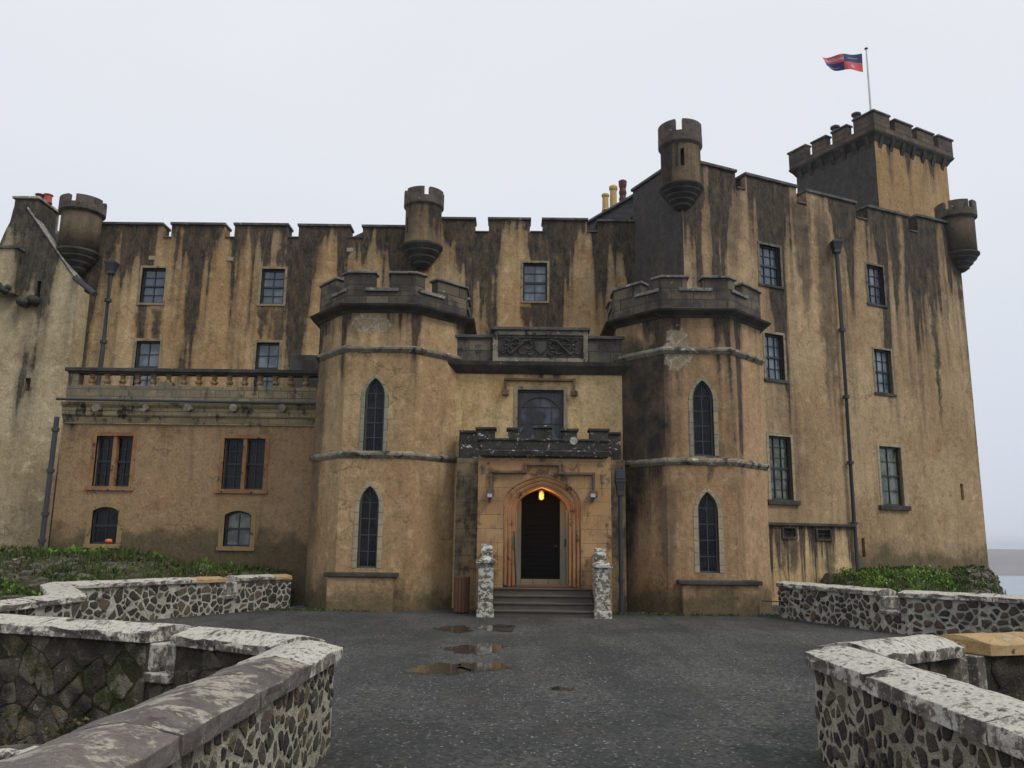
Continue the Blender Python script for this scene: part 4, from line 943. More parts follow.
# ---- flag tower above the keep
ft0 = at(878, 190, 30.0); TA = R(29)
fta = Fr(ft0.x, 30.0, math.cos(TA), math.sin(TA)); ftb0 = Fr(ft0.x, 30.0, math.sin(TA), -math.cos(TA))
TWu = fta.uz(949, 190)[0]; TL = -ftb0.uz(797, 185)[0]; print('flag tower', TWu, TL)
O_ = ft0.to_2d(); Uf = fta.U.to_2d(); Vb = Vector((-ftb0.U.x, -ftb0.U.y))
foot = [O_ + Vb * TL, O_, O_ + Uf * TWu, O_ + Uf * TWu + Vb * TL]     # counter-clockwise seen from above
foot = [tuple(p) for p in foot]
zt0 = fta.uz(878, 136)[1]
M['h_ft'] = harl('harling_flag_tower', (.29, .2, .105), (.34, .245, .14), zt0 + .2, 1.6, .3, U=tuple(fta.U), seed=41, patch=.15)
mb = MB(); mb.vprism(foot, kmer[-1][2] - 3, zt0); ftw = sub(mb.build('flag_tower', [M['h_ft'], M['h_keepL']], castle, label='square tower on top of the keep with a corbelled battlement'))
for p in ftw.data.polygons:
    if p.normal.x < -.5: p.material_index = 1  # left-facing side takes the dark harling: painted shade
mb = MB(); pz = fta.uz(872, 130, .35)[1] ; mtop = fta.uz(874, 108.5, .35)[1]; msil = mtop - .5; 
mb.sweep(foot, [(-.1, zt0 - .25), (.02, zt0 - .25), (.1, zt0 - .1), (.2, zt0 + .02), (.23, zt0 + .1), (-.1, zt0 + .1)])
rr = random.Random(2)
def perim(off, k, t):
    a = Vector(foot[k]); b = Vector(foot[(k + 1) % 4]); d = (b - a).normalized(); n_ = Vector((d.y, -d.x)); return a.lerp(b, t) + n_ * off, d, n_
for k in range(4):
    for i in range(7):
        p, d, n_ = perim(0, k, (i + .5) / 7); q = [p - d * .09, p + d * .09]
        mb.hexa([(*(q[0]), zt0 - .5), (*(q[1]), zt0 - .5), (*(q[1] - n_ * .1), zt0 - .5), (*(q[0] - n_ * .1), zt0 - .5), (*(q[0] + n_ * .18), zt0 - .02), (*(q[1] + n_ * .18), zt0 - .02), (*(q[1] - n_ * .1), zt0 - .02), (*(q[0] - n_ * .1), zt0 - .02)])
sub(mb.build('corbel_table', M['dark_mould'], ftw))
M['ft_par'] = ashlar('flag_tower_parapet', (.085, .065, .052), (.15, .105, .075), (.07, .055, .048), U=tuple(fta.U), bw=.5, rh=.22, stain=.2, lichen=.08)
pm = MB(); pm.sweep(foot, [(.2, zt0 + .101), (.2, msil), (-.08, msil), (-.08, zt0 + .101)]); cm = MB()
OF = [None] * 4
def crn(off):
    res = []
    for i in range(4):
        p = Vector(foot[i]); a = Vector(foot[i - 1]); b = Vector(foot[(i + 1) % 4]); d1 = (p - a).normalized(); d2 = (b - p).normalized()
        n1 = Vector((d1.y, -d1.x)); n2 = Vector((d2.y, -d2.x)); m2 = (n1 + n2).normalized(); res.append(p + m2 / m2.dot(n1) * off)
    return res
Co, Ci, Cc, Cd = crn(.2), crn(-.08), crn(.25), crn(-.13)
for i in range(4):   # corner merlons
    def L_(C, i, j, dist): d = (C[j] - C[i]).normalized(); return C[i] + d * dist
    cl = .95
    pm.vprism([tuple(L_(Co, i, i - 1, cl)), tuple(Co[i]), tuple(L_(Co, i, (i + 1) % 4, cl)), tuple(L_(Ci, i, (i + 1) % 4, cl - .28)), tuple(Ci[i]), tuple(L_(Ci, i, i - 1, cl - .28))], msil - .001, mtop)
    cm.vprism([tuple(L_(Cc, i, i - 1, cl + .08)), tuple(Cc[i]), tuple(L_(Cc, i, (i + 1) % 4, cl + .08)), tuple(L_(Cd, i, (i + 1) % 4, cl - .3)), tuple(Cd[i]), tuple(L_(Cd, i, i - 1, cl - .3))], mtop + .001, mtop + .08)
    j = (i + 1) % 4; ln = (Co[j] - Co[i]).length; d = (Co[j] - Co[i]).normalized(); n_ = Vector((d.y, -d.x)); free = ln - 2 * cl; nm = 2; g_ = .3; mw = (free - g_ * (nm + 1)) / nm
    for k in range(nm):
        s0 = cl + g_ + k * (mw + g_); a = Co[i] + d * s0; b = a + d * mw
        pm.vprism([tuple(a), tuple(b), tuple(b - n_ * .28), tuple(a - n_ * .28)], msil - .001, mtop - .05)
        a -= d * .04; b += d * .04
        cm.vprism([tuple(a + n_ * .05), tuple(b + n_ * .05), tuple(b - n_ * .33), tuple(a - n_ * .33)], mtop - .049, mtop + .03)
sub(pm.build('parapet', M['ft_par'], ftw, bevel=.012)); sub(cm.build('merlon_caps', M['coping_dark'], ftw, bevel=.015))
for (x, y) in ((856, 113), (835, 126)):
    c = at(x, y, 31.5); mb = MB(); mb.lathe((c.x, 31.5, c.z - .7), [(.13, 0), (.13, .55), (.19, .58), (.19, .66), (.05, .74)], 14); sub(mb.build('roof_vent', M['iron'], castle, smooth=False))

# ---- round turrets
def turret(cpx, ytop, ycap, ybody, ybot, wpx, cwpx, Y, mat, label, pxb, gaps=5, phase=0.0, rings=4, slit=None, dz=0):
    """cpx: centre x at the cap; pxb: centre x at the body foot"""
    def zz(y): return at((cpx + pxb) / 2, y, Y - (.55 if y < ybot - 1 else .1)).z
    c = at((cpx + pxb) / 2, (ytop + ybody) / 2, Y); x = c.x; dpx = c.x
    r = (at(cpx + wpx / 2, (ytop + ybody) / 2, Y).x - at(cpx - wpx / 2, (ytop + ybody) / 2, Y).x) / 2
    rc = r * cwpx / wpx; zt_, zc_, zb_, z0_ = zz(ytop), zz(ycap), zz(ybody), zz(ybot); Yc = Y
    mb = MB(); mb.lathe((x, Yc, 0), [(r * 1.0, zb_ - .02), (r, zc_ + .02)], 32)
    mb = MB(); mb.lathe((x, Yc, 0), [(r, zb_), (r, zc_)], 32)
    cut = MB()
    if slit:
        sx, sy0, sy1 = slit; ang = math.asin(max(-.9, min(.9, (sx - (cpx + pxb) / 2) / (wpx / 2)))); fs = Fr(x + r * math.sin(ang), Yc - r * math.cos(ang), math.cos(ang), math.sin(ang))
        cut.box(fs, -.055, .055, zz(sy1), zz(sy0), -.3, .3)
    t = wall_obj('turret', mb, mat, cut, label=label)
    for p in t.data.polygons: p.use_smooth = len(p.vertices) == 4 and abs(p.normal.z) < .5 and not slit
    # corbelled foot
    pr = []; H = zb_ - z0_
    for i in range(rings):
        ra = r * (1.12 - .86 * (i / rings) ** 1.1); rb = r * (1.12 - .86 * ((i + 1) / rings) ** 1.1); za_ = zb_ - H * .95 * i / rings; zn = zb_ - H * .95 * (i + 1) / rings
        pr += [(ra, za_), (ra * 1.0, za_ - (za_ - zn) * .35), (rb * 1.04, zn + .01)]
    pr += [(r * .1, z0_)]
    mb = MB(); mb.lathe((x, Yc, 0), [(r * .2, zb_ + .03)] + pr, 32); sub(mb.build('corbel', M['dark_mould'], t))
    # flared battlement
    hcap = zt_ - zc_; M.setdefault('turret_cap', plainstone('turret_battlement_stone', (.065, .056, .048), (.125, .1, .08), .3, lichen=.18, sc_=3))
    mb = MB(); mb.lathe((x, Yc, 0), [(r * .7, zc_), (r * 1.0, zc_), (rc, zc_ + hcap * .12), (rc, zc_ + hcap * .52), (rc - .16, zc_ + hcap * .52), (rc - .16, zc_ + .01)], 36)
    for k in range(gaps):
        a0 = phase + 2 * math.pi * k / gaps; a1 = a0 + 2 * math.pi / gaps * .8
        mb.ringseg((x, Yc), rc - .15, rc, zc_ + hcap * .5, zt_, a0, a1, 9)
    sub(mb.build('battlement', M['turret_cap'], t, bevel=.012))
    return t
M['h_turD'] = harl('harling_dark_turret', (.06, .052, .045), (.12, .095, .07), 20, 4, .05, seed=51, patch=.1, stain=(.05, .048, .05))
M['h_turM'] = harl('harling_turret', (.1, .082, .062), (.2, .155, .1), at(424, 200, 26.4).z, 3, .25, seed=53, patch=.25)
turret(84.5, 195, 210, 247, 274, 37, 43, 26.2, M['h_turD'], 'round corner turret at the left end of the main range', 78.5, 4, -2.98, 4)
turret(425, 187, 204, 241, 269, 36, 40, 26.3, M['h_turM'], 'round turret in the middle of the main wall head', 422.5, 5, -2.457, 4, slit=(409, 215, 231))
turret(680.5, 120, 143, 181, 210, 39, 43.5, 24.2, M['h_turM'], 'tallest round turret on the near corner of the keep', 680, 4, -3.23, 5, slit=(678, 149, 166))
cR = fk.p(KW, 0, -.05)
turret(953.5, 200, 216, 250, 272, 32, 37.5, cR.y, M['h_turD'], 'round turret on the far right corner of the keep', 960, 5, -2.405, 4)

# ---- other downpipes
a = at(111.5, 268, 26.3); downpipe([(a.x, 26.3, a.z), (a.x, 26.3, at(103, 350, 26.3).z), (a.x - .05, 26.3, at(100, 400, 26.3).z)], .075, 'downpipe with hopper between the left turret and the first upper window', collars=(.4, .9))
a = at(57, 417, 23.55); b = at(43, 547, 23.55); downpipe([(a.x, 23.55, a.z), (a.x - .02, 23.55, b.z)], .07, 'leaning downpipe at the left corner of the terrace block', hopper=False, collars=(.1, .42, .75, .95))

# ------------------------------------------------------------ entrance steps and pillars
s = N('worn_wet_step_stone'); n = s.noise(s.P, 4, 5, .6); M['step'] = s.fin(s.mix(n, (.05, .042, .035), (.12, .1, .08)), .6, s.bump(s.noise(s.P, 25, 4), .01, .6), .4)
st = thing('entrance_steps', 'flight of dark worn stone steps rising to the castle door', 'steps', (DC, 20.5, 0))
sx0 = at(493, 600, 20.3).x; sx1 = at(594, 600, 20.3).x; yy = 20.0
for i in range(4):
    mb = MB(); z1 = ZL * (i + 1) / 4; mb.wbox(sx0, sx1, yy + .28 * i, YP - .002 if i == 3 else yy + .28 * (i + 1) + .05, -.1 if i == 0 else z1 - .2, z1 - .05)
    mb.wbox(sx0 + .003, sx1 - .003, yy + .28 * i - .035, YP - .002 if i == 3 else yy + .28 * (i + 1) + .04, z1 - .049, z1); mb.build('step', M['step'], st, bevel=.014)
mb = MB(); mb.wbox(DC - wi / 2 - .0, DC + wi / 2, YP, YP + 1.25, -.1, ZL - .004); mb.build('landing', M['step'], st)
M['whitelichen'] = plainstone('lichen_covered_pillar', (.1, .085, .065), (.2, .18, .14), .28, lichen=.64, sc_=3.8, white=(.5, .5, .44))
def pillar(x0, x1, yt, yb_, lab, side):
    Yp = 19.85; a = at(x0, 590, Yp); b = at(x1, 590, Yp); zt_ = at((x0 + x1) / 2, yt, Yp).z; cx = (a.x + b.x) / 2; hw = (b.x - a.x) / 2 * .93; cy = Yp + hw
    t = thing('stair_pillar', lab, 'pillar', (cx, cy, 0), 'stone pillars flanking the entrance steps')
    mb = MB(); mb.wbox(cx - hw, cx + hw, cy - hw, cy + hw, -.1, zt_); mb.wbox(cx - hw - .03, cx + hw + .03, cy - hw - .03, cy + hw + .03, -.1, .16); mb.build('shaft', M['whitelichen'], t, bevel=.02)
    mb = MB(); h2 = hw + .06; mb.wbox(cx - h2, cx + h2, cy - h2, cy + h2, zt_ + .001, zt_ + .08)
    mb.add([(cx - h2 + .01, cy - h2 + .01, zt_ + .079), (cx + h2 - .01, cy - h2 + .01, zt_ + .079), (cx + h2 - .01, cy + h2 - .01, zt_ + .079), (cx - h2 + .01, cy + h2 - .01, zt_ + .079), (cx, cy, zt_ + .2)], [(0, 1, 4), (1, 2, 4), (2, 3, 4), (3, 0, 4), (0, 3, 2, 1)])
    mb.build('pillar_cap', M['whitelichen'], t, bevel=.015)
    # ramped wall with scroll behind
    mb = MB(); fr = Fr(cx, cy + hw, 0, 1); r = .19; zc_ = at(cx, 0, Yp).z; zc_ = zt_ + .25
    pts = [(0, -.1), (YP - cy - hw - .004, -.1), (YP - cy - hw - .004, zt_ + .28), (.55, zt_ + .3), (.4, zt_ + .36)]
    for k in range(9): an = 1.2 + k * .42; pts.append((.28 + .2 * math.cos(an), zc_ + .2 * math.sin(an)))
    pts += [(.12, zt_ - .05), (0, zt_ - .1)]
    mb.prism(fr, pts, -hw * .8, hw * .8); mb.build('scrolled_ramp', M['whitelichen'], t, bevel=.03)
    return t
pillar(477.5, 493.5, 563.5, 614, 'white lichened square pillar with pyramid cap left of the steps', -1)
pillar(595, 611, 568, 618, 'white lichened square pillar with pyramid cap right of the steps', 1)
# handrail at the door
mb = MB(); x = sx0 + .5; mb.tube([(x - .02, YP - .04, ZL + 1.35), (x, YP - .06, ZL + 1.0), (x + .04, YP - .1, ZL + .12), (x + .04, YP - .1, ZL)], .022, 8); mb.tube([(x - .02, YP - .04, ZL + 1.35), (x - .05, YP - .5, ZL + .95), (x - .02, YP - .06, ZL + .9)], .018, 8)
tag(mb.build('handrail', M['sash']), 'thin black iron handrail standing at the left side of the doorway', 'handrail')
# slatted bin
a = at(453.5, 590, 20.7); b = at(469.5, 590, 20.7); zt_ = at(461, 577.5, 20.7).z; cx = (a.x + b.x) / 2; r = (b.x - a.x) / 2
t = thing('litter_bin', 'rust brown slatted wooden bin standing left of the entrance steps', 'bin', (cx, 20.7 + r, 0))
mb = MB()
for k in range(14):
    an = 2 * math.pi * k / 14; c_, s_ = math.cos(an), math.sin(an); fr = Fr(cx + c_ * r * .93, 20.7 + r + s_ * r * .93, -s_, c_); mb.box(fr, -.036, .036, .03, zt_ - .03, -.012, .012)
mb.build('slats', M['rust_wood'], t, bevel=.004)
mb = MB(); mb.lathe((cx, 20.7 + r, 0), [(r * .86, 0), (r * .86, zt_ - .12)], 20); mb.build('liner', M['door'], t)
mb = MB(); mb.lathe((cx, 20.7 + r, 0), [(r * .8, zt_ - .03), (r * 1.04, zt_ - .03), (r * 1.04, zt_ + .01), (r * .8, zt_ + .01)], 20); mb.build('rim', M['rust_wood'], t)
# lantern in the doorway
lp = at(541.5, 496, YP + .45)
t = thing('lantern', 'small lit orange lantern hanging inside the doorway arch', 'lantern', tuple(lp))
mb = MB(); mb.lathe((lp.x, lp.y, lp.z), [(.02, -.1), (.055, -.07), (.062, .04), (.045, .1), (.015, .12)], 14)
e = N('lit_lantern_glass'); e.b.inputs['Emission Color'].default_value = (1, .33, .06, 1); e.b.inputs['Emission Strength'].default_value = 1.5
mb.build('lamp_glass', e.fin((.5, .25, .08), .4), t, smooth=True)
mb = MB(); mb.lathe((lp.x, lp.y, lp.z), [(.07, .12), (.075, .14), (.03, .18), (.01, .19)], 14)
for k in range(4):
    an = k * math.pi / 2 + .4; c_, s_ = math.cos(an) * .07, math.sin(an) * .07; mb.tube([(lp.x + c_, lp.y + s_, lp.z - .1), (lp.x + c_, lp.y + s_, lp.z + .14)], .007, 6)
mb.tube([(lp.x, lp.y, lp.z + .2), (lp.x, lp.y, lp.z + .42)], .008, 6)
mb.build('lamp_frame', M['iron'], t)
ld = bpy.data.lights.new('lantern_light', 'POINT'); ld.energy = 13; ld.color = (1, .5, .16); ld.shadow_soft_size = .09
lo = bpy.data.objects.new('lantern_light', ld); link(lo); lo.location = Vector((lp.x, lp.y - .16, lp.z - .05)); put(lo, t)

# ------------------------------------------------------------ flag
pb = at(870.5, 107, 31.2); ptp = at(865.5, 49.5, 31.2)
t = thing('flagpole', 'white flagpole leaning slightly on the square tower', 'flagpole', (pb.x, 31.2, pb.z - .4))
mb = MB(); topp = Vector((pb.x - .0, 31.2, ptp.z)); mb.tube([Vector((pb.x, 31.2, pb.z - 1.2)), topp], .04, 10, rs=[.05, .03]); mb.build('pole', flat('white_pole_paint', (.6, .6, .6), .4), t)
mb = MB(); mb.lathe(tuple(topp), [(.02, 0), (.07, .02), (.07, .06), (.02, .09)], 12); mb.build('finial', M['iron'], t)
tag(ob := MB().add([(0, 0, 0)], []).build('tmp', M['iron']), 'x', 'x'); bpy.data.objects.remove(ob)
fl = []; nx, nz_ = 36, 14; p_tr = at(862, 53.5, 31.2); p_br = at(863.5, 71.5, 31.2); p_tl = at(822.5, 56, 31.2); p_bl = at(825.5, 68, 31.2)
for j in range(nz_ + 1):
    for i in range(nx + 1):
        s_, v_ = i / nx, j / nz_
        p = (p_tr.lerp(p_tl, s_)).lerp(p_br.lerp(p_bl, s_), v_)
        p = p + Vector((0, .12 * math.sin(s_ * 9 + v_ * 1.5) * (.3 + s_), .035 * math.sin(s_ * 6 + .5 + v_) * s_)); fl.append(p)
fmb = MB(); fcs = []
for j in range(nz_):
    for i in range(nx):
        q = (j * (nx + 1) + i, j * (nx + 1) + i + 1, (j + 1) * (nx + 1) + i + 1, (j + 1) * (nx + 1) + i)
        s_, v_ = (i + .5) / nx, (j + .5) / nz_
        top_ = v_ < .5; nearp = s_ < .5
        m_ = 0 if (top_ and nearp) or (not top_ and not nearp) else 1
        if m_ == 1 and nearp is False and (math.hypot((s_ - .75) * 1.6, (v_ - .27)) < .12 or abs(v_ - .3) < .06): m_ = 2
        if m_ == 1 and nearp and math.hypot((s_ - .27) * 2, v_ - .76) < .1: m_ = 2
        if m_ == 0 and abs(v_ - (.25 if top_ else .8)) < .05 and .1 < s_ % .5 < .4: m_ = 3
        fcs.append((q, m_))
fmb.v = [tuple(p) for p in fl]; fmb.f = [c[0] for c in fcs]; fmb.m = [c[1] for c in fcs]
fo = fmb.build('flag', [flat('flag_blue', (.035, .05, .13), .8), flat('flag_red', (.6, .1, .11), .8), flat('flag_pink', (.6, .3, .38), .8), flat('flag_grey_blue', (.15, .2, .35), .8)], smooth=True)
tag(fo, 'quartered red and dark blue flag flying from the pole', 'flag')

# ------------------------------------------------------------ rubble parapet walls of the court and bridge
def mortar(name, c1, c2, moss, stain):
    s = N(name); n1 = s.noise(s.P, 3, 5, .65); n2 = s.noise(s.P, 1.3, 5, .65)
    col = s.mix(s.step(n1, .35, .65), c1, c2); col = s.mix(s.step(n2, .72 - stain * .4, .8 - stain * .35), col, (.045, .04, .03))
    col = s.mix(s.step(s.noise(s.scale(s.P, 1, 1, 1.1), 1.7, 5, .7), .7 - moss * .35, .78 - moss * .3), col, (.045, .05, .018))
    sp_ = s.noise(s.P, 26, 4, .7); col = s.mix(.9, col, s.ramp(sp_, [(.3, .6), (.5, 1.0), (.7, 1.25)]), 'MULTIPLY')
    return s.fin(col, .95, s.bump(s.m('ADD', s.m('MULTIPLY', s.noise(s.P, 9, 5, .7), 2.5), s.m('ADD', sp_, s.noise(s.P, 70, 3))), .03, 1.0), .2)
M['mortar'] = mortar('pale_lime_mortar', (.34, .31, .23), (.52, .48, .38), .22, .36)
M['mortar_w'] = mortar('white_lime_mortar', (.42, .4, .33), (.6, .58, .5), .12, .3)
M['mortar_d'] = mortar('mossy_wet_mortar', (.05, .043, .03), (.11, .095, .07), .6, .5)
def stones_mat(name, a, b, c, lich, moss, blot=0.0):
    s = N(name); r_i = s.island(); col = s.ramp(r_i, [(0, a), (.4, b), (.8, c), (1, (.16, .12, .07))])
    n1 = s.noise(s.P, 14, 5, .7); col = s.mix(s.step(n1, .5, .75), col, tuple(min(.5, x * 2.2) for x in b))
    l = s.noise(s.P, 6, 5, .7); col = s.mix(s.step(l, .72 - lich * .25, .76 - lich * .25), col, (.33, .31, .26))
    if blot: col = s.mix(s.m('MULTIPLY', s.step(s.noise(s.P, 2.6, 6, .7, .3), .62, .66), blot), col, (.42, .4, .31)); col = s.mix(s.step(s.noise(s.P, 1.3, 4, .65), .45, .6), col, (.028, .022, .015))
    if moss: col = s.mix(s.step(s.noise(s.P, 2.2, 4, .7), .68 - moss * .3, .76 - moss * .28), col, (.05, .055, .016))
    return s.fin(col, .75, s.bump(s.m('ADD', s.m('MULTIPLY', n1, 2), s.noise(s.P, 50, 3)), .03, 1.0), .35)
M['stones'] = stones_mat('dark_rubble_stone', (.028, .025, .024), (.062, .052, .042), (.105, .085, .062), .25, .12)
M['stones_d'] = stones_mat('mossy_rubble_stone', (.05, .041, .03), (.11, .09, .066), (.19, .165, .125), .35, .5, .8)
def cop_mat(name, base1, base2, lich, white, streak=(1, 1, 1)):
    s = N(name); P = s.P; n1 = s.noise(P, 5, 5, .7); col = s.mix(s.step(n1, .35, .65), base1, base2)
    col = s.mix(s.m('MULTIPLY', s.island(), .35), col, tuple(x * 1.5 for x in base2))
    sep = s.t.nodes.new('ShaderNodeSeparateXYZ'); s.L(s.g.outputs['Normal'], sep.inputs[0]); up = s.step(sep.outputs[2], .15, .75)
    l = s.noise(s.vm('MULTIPLY', P, streak), 5.2, 7, .68, .35); l2 = s.noise(P, 1.1, 3)
    th = s.m('SUBTRACT', s.m('SUBTRACT', .80 - lich * .36, s.m('MULTIPLY', up, .16)), s.m('MULTIPLY', s.m('SUBTRACT', l2, .5), .4))
    mk = s.step(s.m('SUBTRACT', l, th), -.03, .06)
    f_l = s.noise(s.vm('MULTIPLY', P, streak), 17, 6, .7, .3); mk = s.m('MAXIMUM', s.m('MULTIPLY', mk, s.step(f_l, .36, .46)), s.m('MULTIPLY', s.step(f_l, .63 - lich * .07, .66 - lich * .07), .8))
    wcol = s.mix(s.noise(P, 8, 4), white, tuple(x * .75 for x in white)); col = s.mix(mk, col, wcol)
    col = s.mix(s.step(s.noise(P, 3.1, 5, .7), .6, .66), col, (.075, .055, .055))
    sp_ = s.noise(P, 42, 4, .75); col = s.mix(.9, col, s.ramp(sp_, [(.28, .6), (.5, 1.0), (.75, 1.3)]), 'MULTIPLY')
    return s.fin(col, .82, s.bump(s.m('ADD', s.m('MULTIPLY', mk, .5), sp_), .012, .9), .35)
M['cop_grey'] = cop_mat('grey_purple_coping', (.075, .062, .055), (.15, .128, .115), .3, (.42, .38, .31))
M['cop_white'] = cop_mat('white_lichened_coping', (.07, .058, .05), (.16, .135, .115), .8, (.6, .57, .49), (1.6, .8, 1))
M['cop_sand'] = cop_mat('clean_sandstone_coping', (.34, .21, .09), (.44, .31, .16), .2, (.5, .42, .28))
M['cop_pink'] = cop_mat('pinkish_sandstone_coping', (.3, .19, .12), (.36, .24, .16), .25, (.5, .45, .38))

def clip(poly, px, py, nx_, ny_, c):
    """keep the side where (p - P).n <= c"""
    out_ = []; n = len(poly)
    for i in range(n):
        a = poly[i]; b = poly[(i + 1) % n]; da = (a[0] - px) * nx_ + (a[1] - py) * ny_ - c; db = (b[0] - px) * nx_ + (b[1] - py) * ny_ - c
        if da <= 0: out_.append(a)
        if (da < 0) != (db < 0) and abs(da - db) > 1e-12: t = da / (da - db); out_.append((a[0] + (b[0] - a[0]) * t, a[1] + (b[1] - a[1]) * t))
    return out_
def rubble(mb, fr, L0, L1, z0, z1, sx, sz, gap, rnd, holes=(), proud=.018, tilt=0.0, drop=.03):
    """irregular stones bedded in a wall face: cells of a random Voronoi pattern, inset and rounded"""
    cols_ = max(1, int((L1 - L0) / sx)); rows_ = max(1, int((z1 - z0) / sz)); P_ = []
    cw, chh = (L1 - L0) / cols_, (z1 - z0) / rows_
    for j in range(-1, rows_ + 1):
        for i in range(-1, cols_ + 1):
            P_.append((L0 + (i + .5 + (.5 if j % 2 else 0) + rnd.uniform(-.42, .42)) * cw, z0 + (j + .5 + rnd.uniform(-.38, .38)) * chh, i, j, rnd.choice((.55, .8, 1, 1.2, 1.7))))
    grid = {}
    for p in P_: grid[(p[2], p[3])] = p
    an = sx / sz
    for p in P_:
        if rnd.random() < drop: continue
        if not (L0 < p[0] < L1 and z0 < p[1] < z1): continue
        if any(h[0] - .04 < p[0] < h[1] + .04 and h[2] - .04 < p[1] < h[3] + .04 for h in holes): continue
        poly = [(p[0] - sx * 1.6, p[1] - sz * 1.6), (p[0] + sx * 1.6, p[1] - sz * 1.6), (p[0] + sx * 1.6, p[1] + sz * 1.6), (p[0] - sx * 1.6, p[1] + sz * 1.6)]
        g_ = gap * rnd.uniform(.6, 1.7)
        for dj in (-2, -1, 0, 1, 2):
            for di in (-2, -1, 0, 1, 2):
                q = grid.get((p[2] + di, p[3] + dj))
                if q is None or q is p: continue
                dx, dz = q[0] - p[0], q[1] - p[1]; l = math.hypot(dx, dz)
                if l < 1e-4: continue
                wp, wq = p[4], q[4]; poly = clip(poly, p[0], p[1], dx / l, dz / l, l * wp / (wp + wq) - g_ / 2)
                if len(poly) < 3: break
            if len(poly) < 3: break
        for (x, z, a, b, c) in ((L0, 0, -1, 0, -.012), (L1, 0, 1, 0, -.012), (0, z0, 0, -1, 0), (0, z1, 0, 1, -.01)):
            if len(poly) >= 3: poly = clip(poly, x, z, a, b, c)
        if len(poly) < 3: continue
        if any(max(v[0] for v in poly) > h[0] and min(v[0] for v in poly) < h[1] and max(v[1] for v in poly) > h[2] and min(v[1] for v in poly) < h[3] for h in holes): continue
        for it in range(2):
            if it: poly = [(x + rnd.uniform(-1, 1) * sx * .05, z + rnd.uniform(-1, 1) * sz * .05) for x, z in poly]
            q = []
            for i in range(len(poly)):
                a, b = poly[i], poly[(i + 1) % len(poly)]; k = (.12, .25)[it]
                q += [(a[0] * (1 - k) + b[0] * k, a[1] * (1 - k) + b[1] * k), (a[0] * k + b[0] * (1 - k), a[1] * k + b[1] * (1 - k))]
            poly = q
        poly = [(x + rnd.uniform(-1, 1) * .004, z + rnd.uniform(-1, 1) * .004) for x, z in poly]
        area = abs(sum(poly[i][0] * poly[(i + 1) % len(poly)][1] - poly[(i + 1) % len(poly)][0] * poly[i][1] for i in range(len(poly)))) / 2
        if area < sx * sz * .12: continue
        cx = sum(v[0] for v in poly) / len(poly); cz = sum(v[1] for v in poly) / len(poly); n = len(poly); V = []
        pr = proud * rnd.uniform(.3, 1.5); tx, tz = rnd.uniform(-.15, .15), rnd.uniform(-.15, .15)
        for (k, d) in ((1.0, -.02), (.98, pr * .55), (.86, pr), (.5, pr * 1.2)):
            for (x, z) in poly: V.append(fr.p(cx + (x - cx) * k, cz + (z - cz) * k, d + (0 if d < 0 else ((x - cx) * tx + (z - cz) * tz) * .6)))
        fs = [tuple(range(3 * n, 4 * n))]
        for r in range(3):
            for i in range(n): fs.append((r * n + i, r * n + (i + 1) % n, (r + 1) * n + (i + 1) % n, (r + 1) * n + i))
        mb.add(V, fs)

def offs(path, d):
    res = []; n = len(path)
    for i in range(n):
        p = Vector(path[i]); a = Vector(path[i - 1]) if i else 2 * p - Vector(path[1]); b = Vector(path[i + 1]) if i < n - 1 else 2 * p - Vector(path[-2])
        d1 = (p - a).normalized(); d2 = (b - p).normalized(); n1 = Vector((d1.y, -d1.x)); n2 = Vector((d2.y, -d2.x)); m_ = (n1 + n2).normalized()
        res.append(p + m_ / max(.35, m_.dot(n1)) * d)
    return res
def coping_stone(t, A0, A1, B0, B1, z, hedge, hr, mat, rnd, name='coping_stone', label=None, sub_=5, ridge=.5, amp=.012):
    """A = one long edge, B = the other; saddle-backed slab, subdivided and worn"""
    mb = MB(); nu = max(3, int((A1 - A0).length / .12)); sec = [(0, 0), (0, hedge * .5), (0.0, hedge), (.12, hedge + hr * .3), (.3, hedge + hr * .75), (ridge, hedge + hr), (.7, hedge + hr * .75), (.88, hedge + hr * .3), (1, hedge), (1, hedge * .5), (1, 0), (.66, 0), (.33, 0)]
    V = []; ph = [rnd.uniform(0, 6.28) for _ in range(6)]
    for i in range(nu + 1):
        t_ = i / nu; a = A0.lerp(A1, t_); b = B0.lerp(B1, t_)
        for k, (w_, h_) in enumerate(sec):
            p = a.lerp(b, w_); e = (1 if k in (1, 2, 8, 9) else .5) * amp
            jx = e * (math.sin(t_ * 9 * (A1 - A0).length + ph[0] + k) + rnd.uniform(-1, 1)); jz = e * .6 * (math.sin(t_ * 7 + ph[1] + k * .7) + rnd.uniform(-1, 1)) if h_ > 0 else 0
            V.append((p.x + jx, p.y + jx * .7, z + h_ + jz))
    n = len(sec); fs = [tuple(range(n)), tuple(nu * n + k for k in range(n))[::-1]]
    for i in range(nu):
        for k in range(n): fs.append((i * n + k, i * n + (k + 1) % n, (i + 1) * n + (k + 1) % n, (i + 1) * n + k))
    mb.add(V, fs); return mb.build(name, mat, t, bevel=.006, label=label)
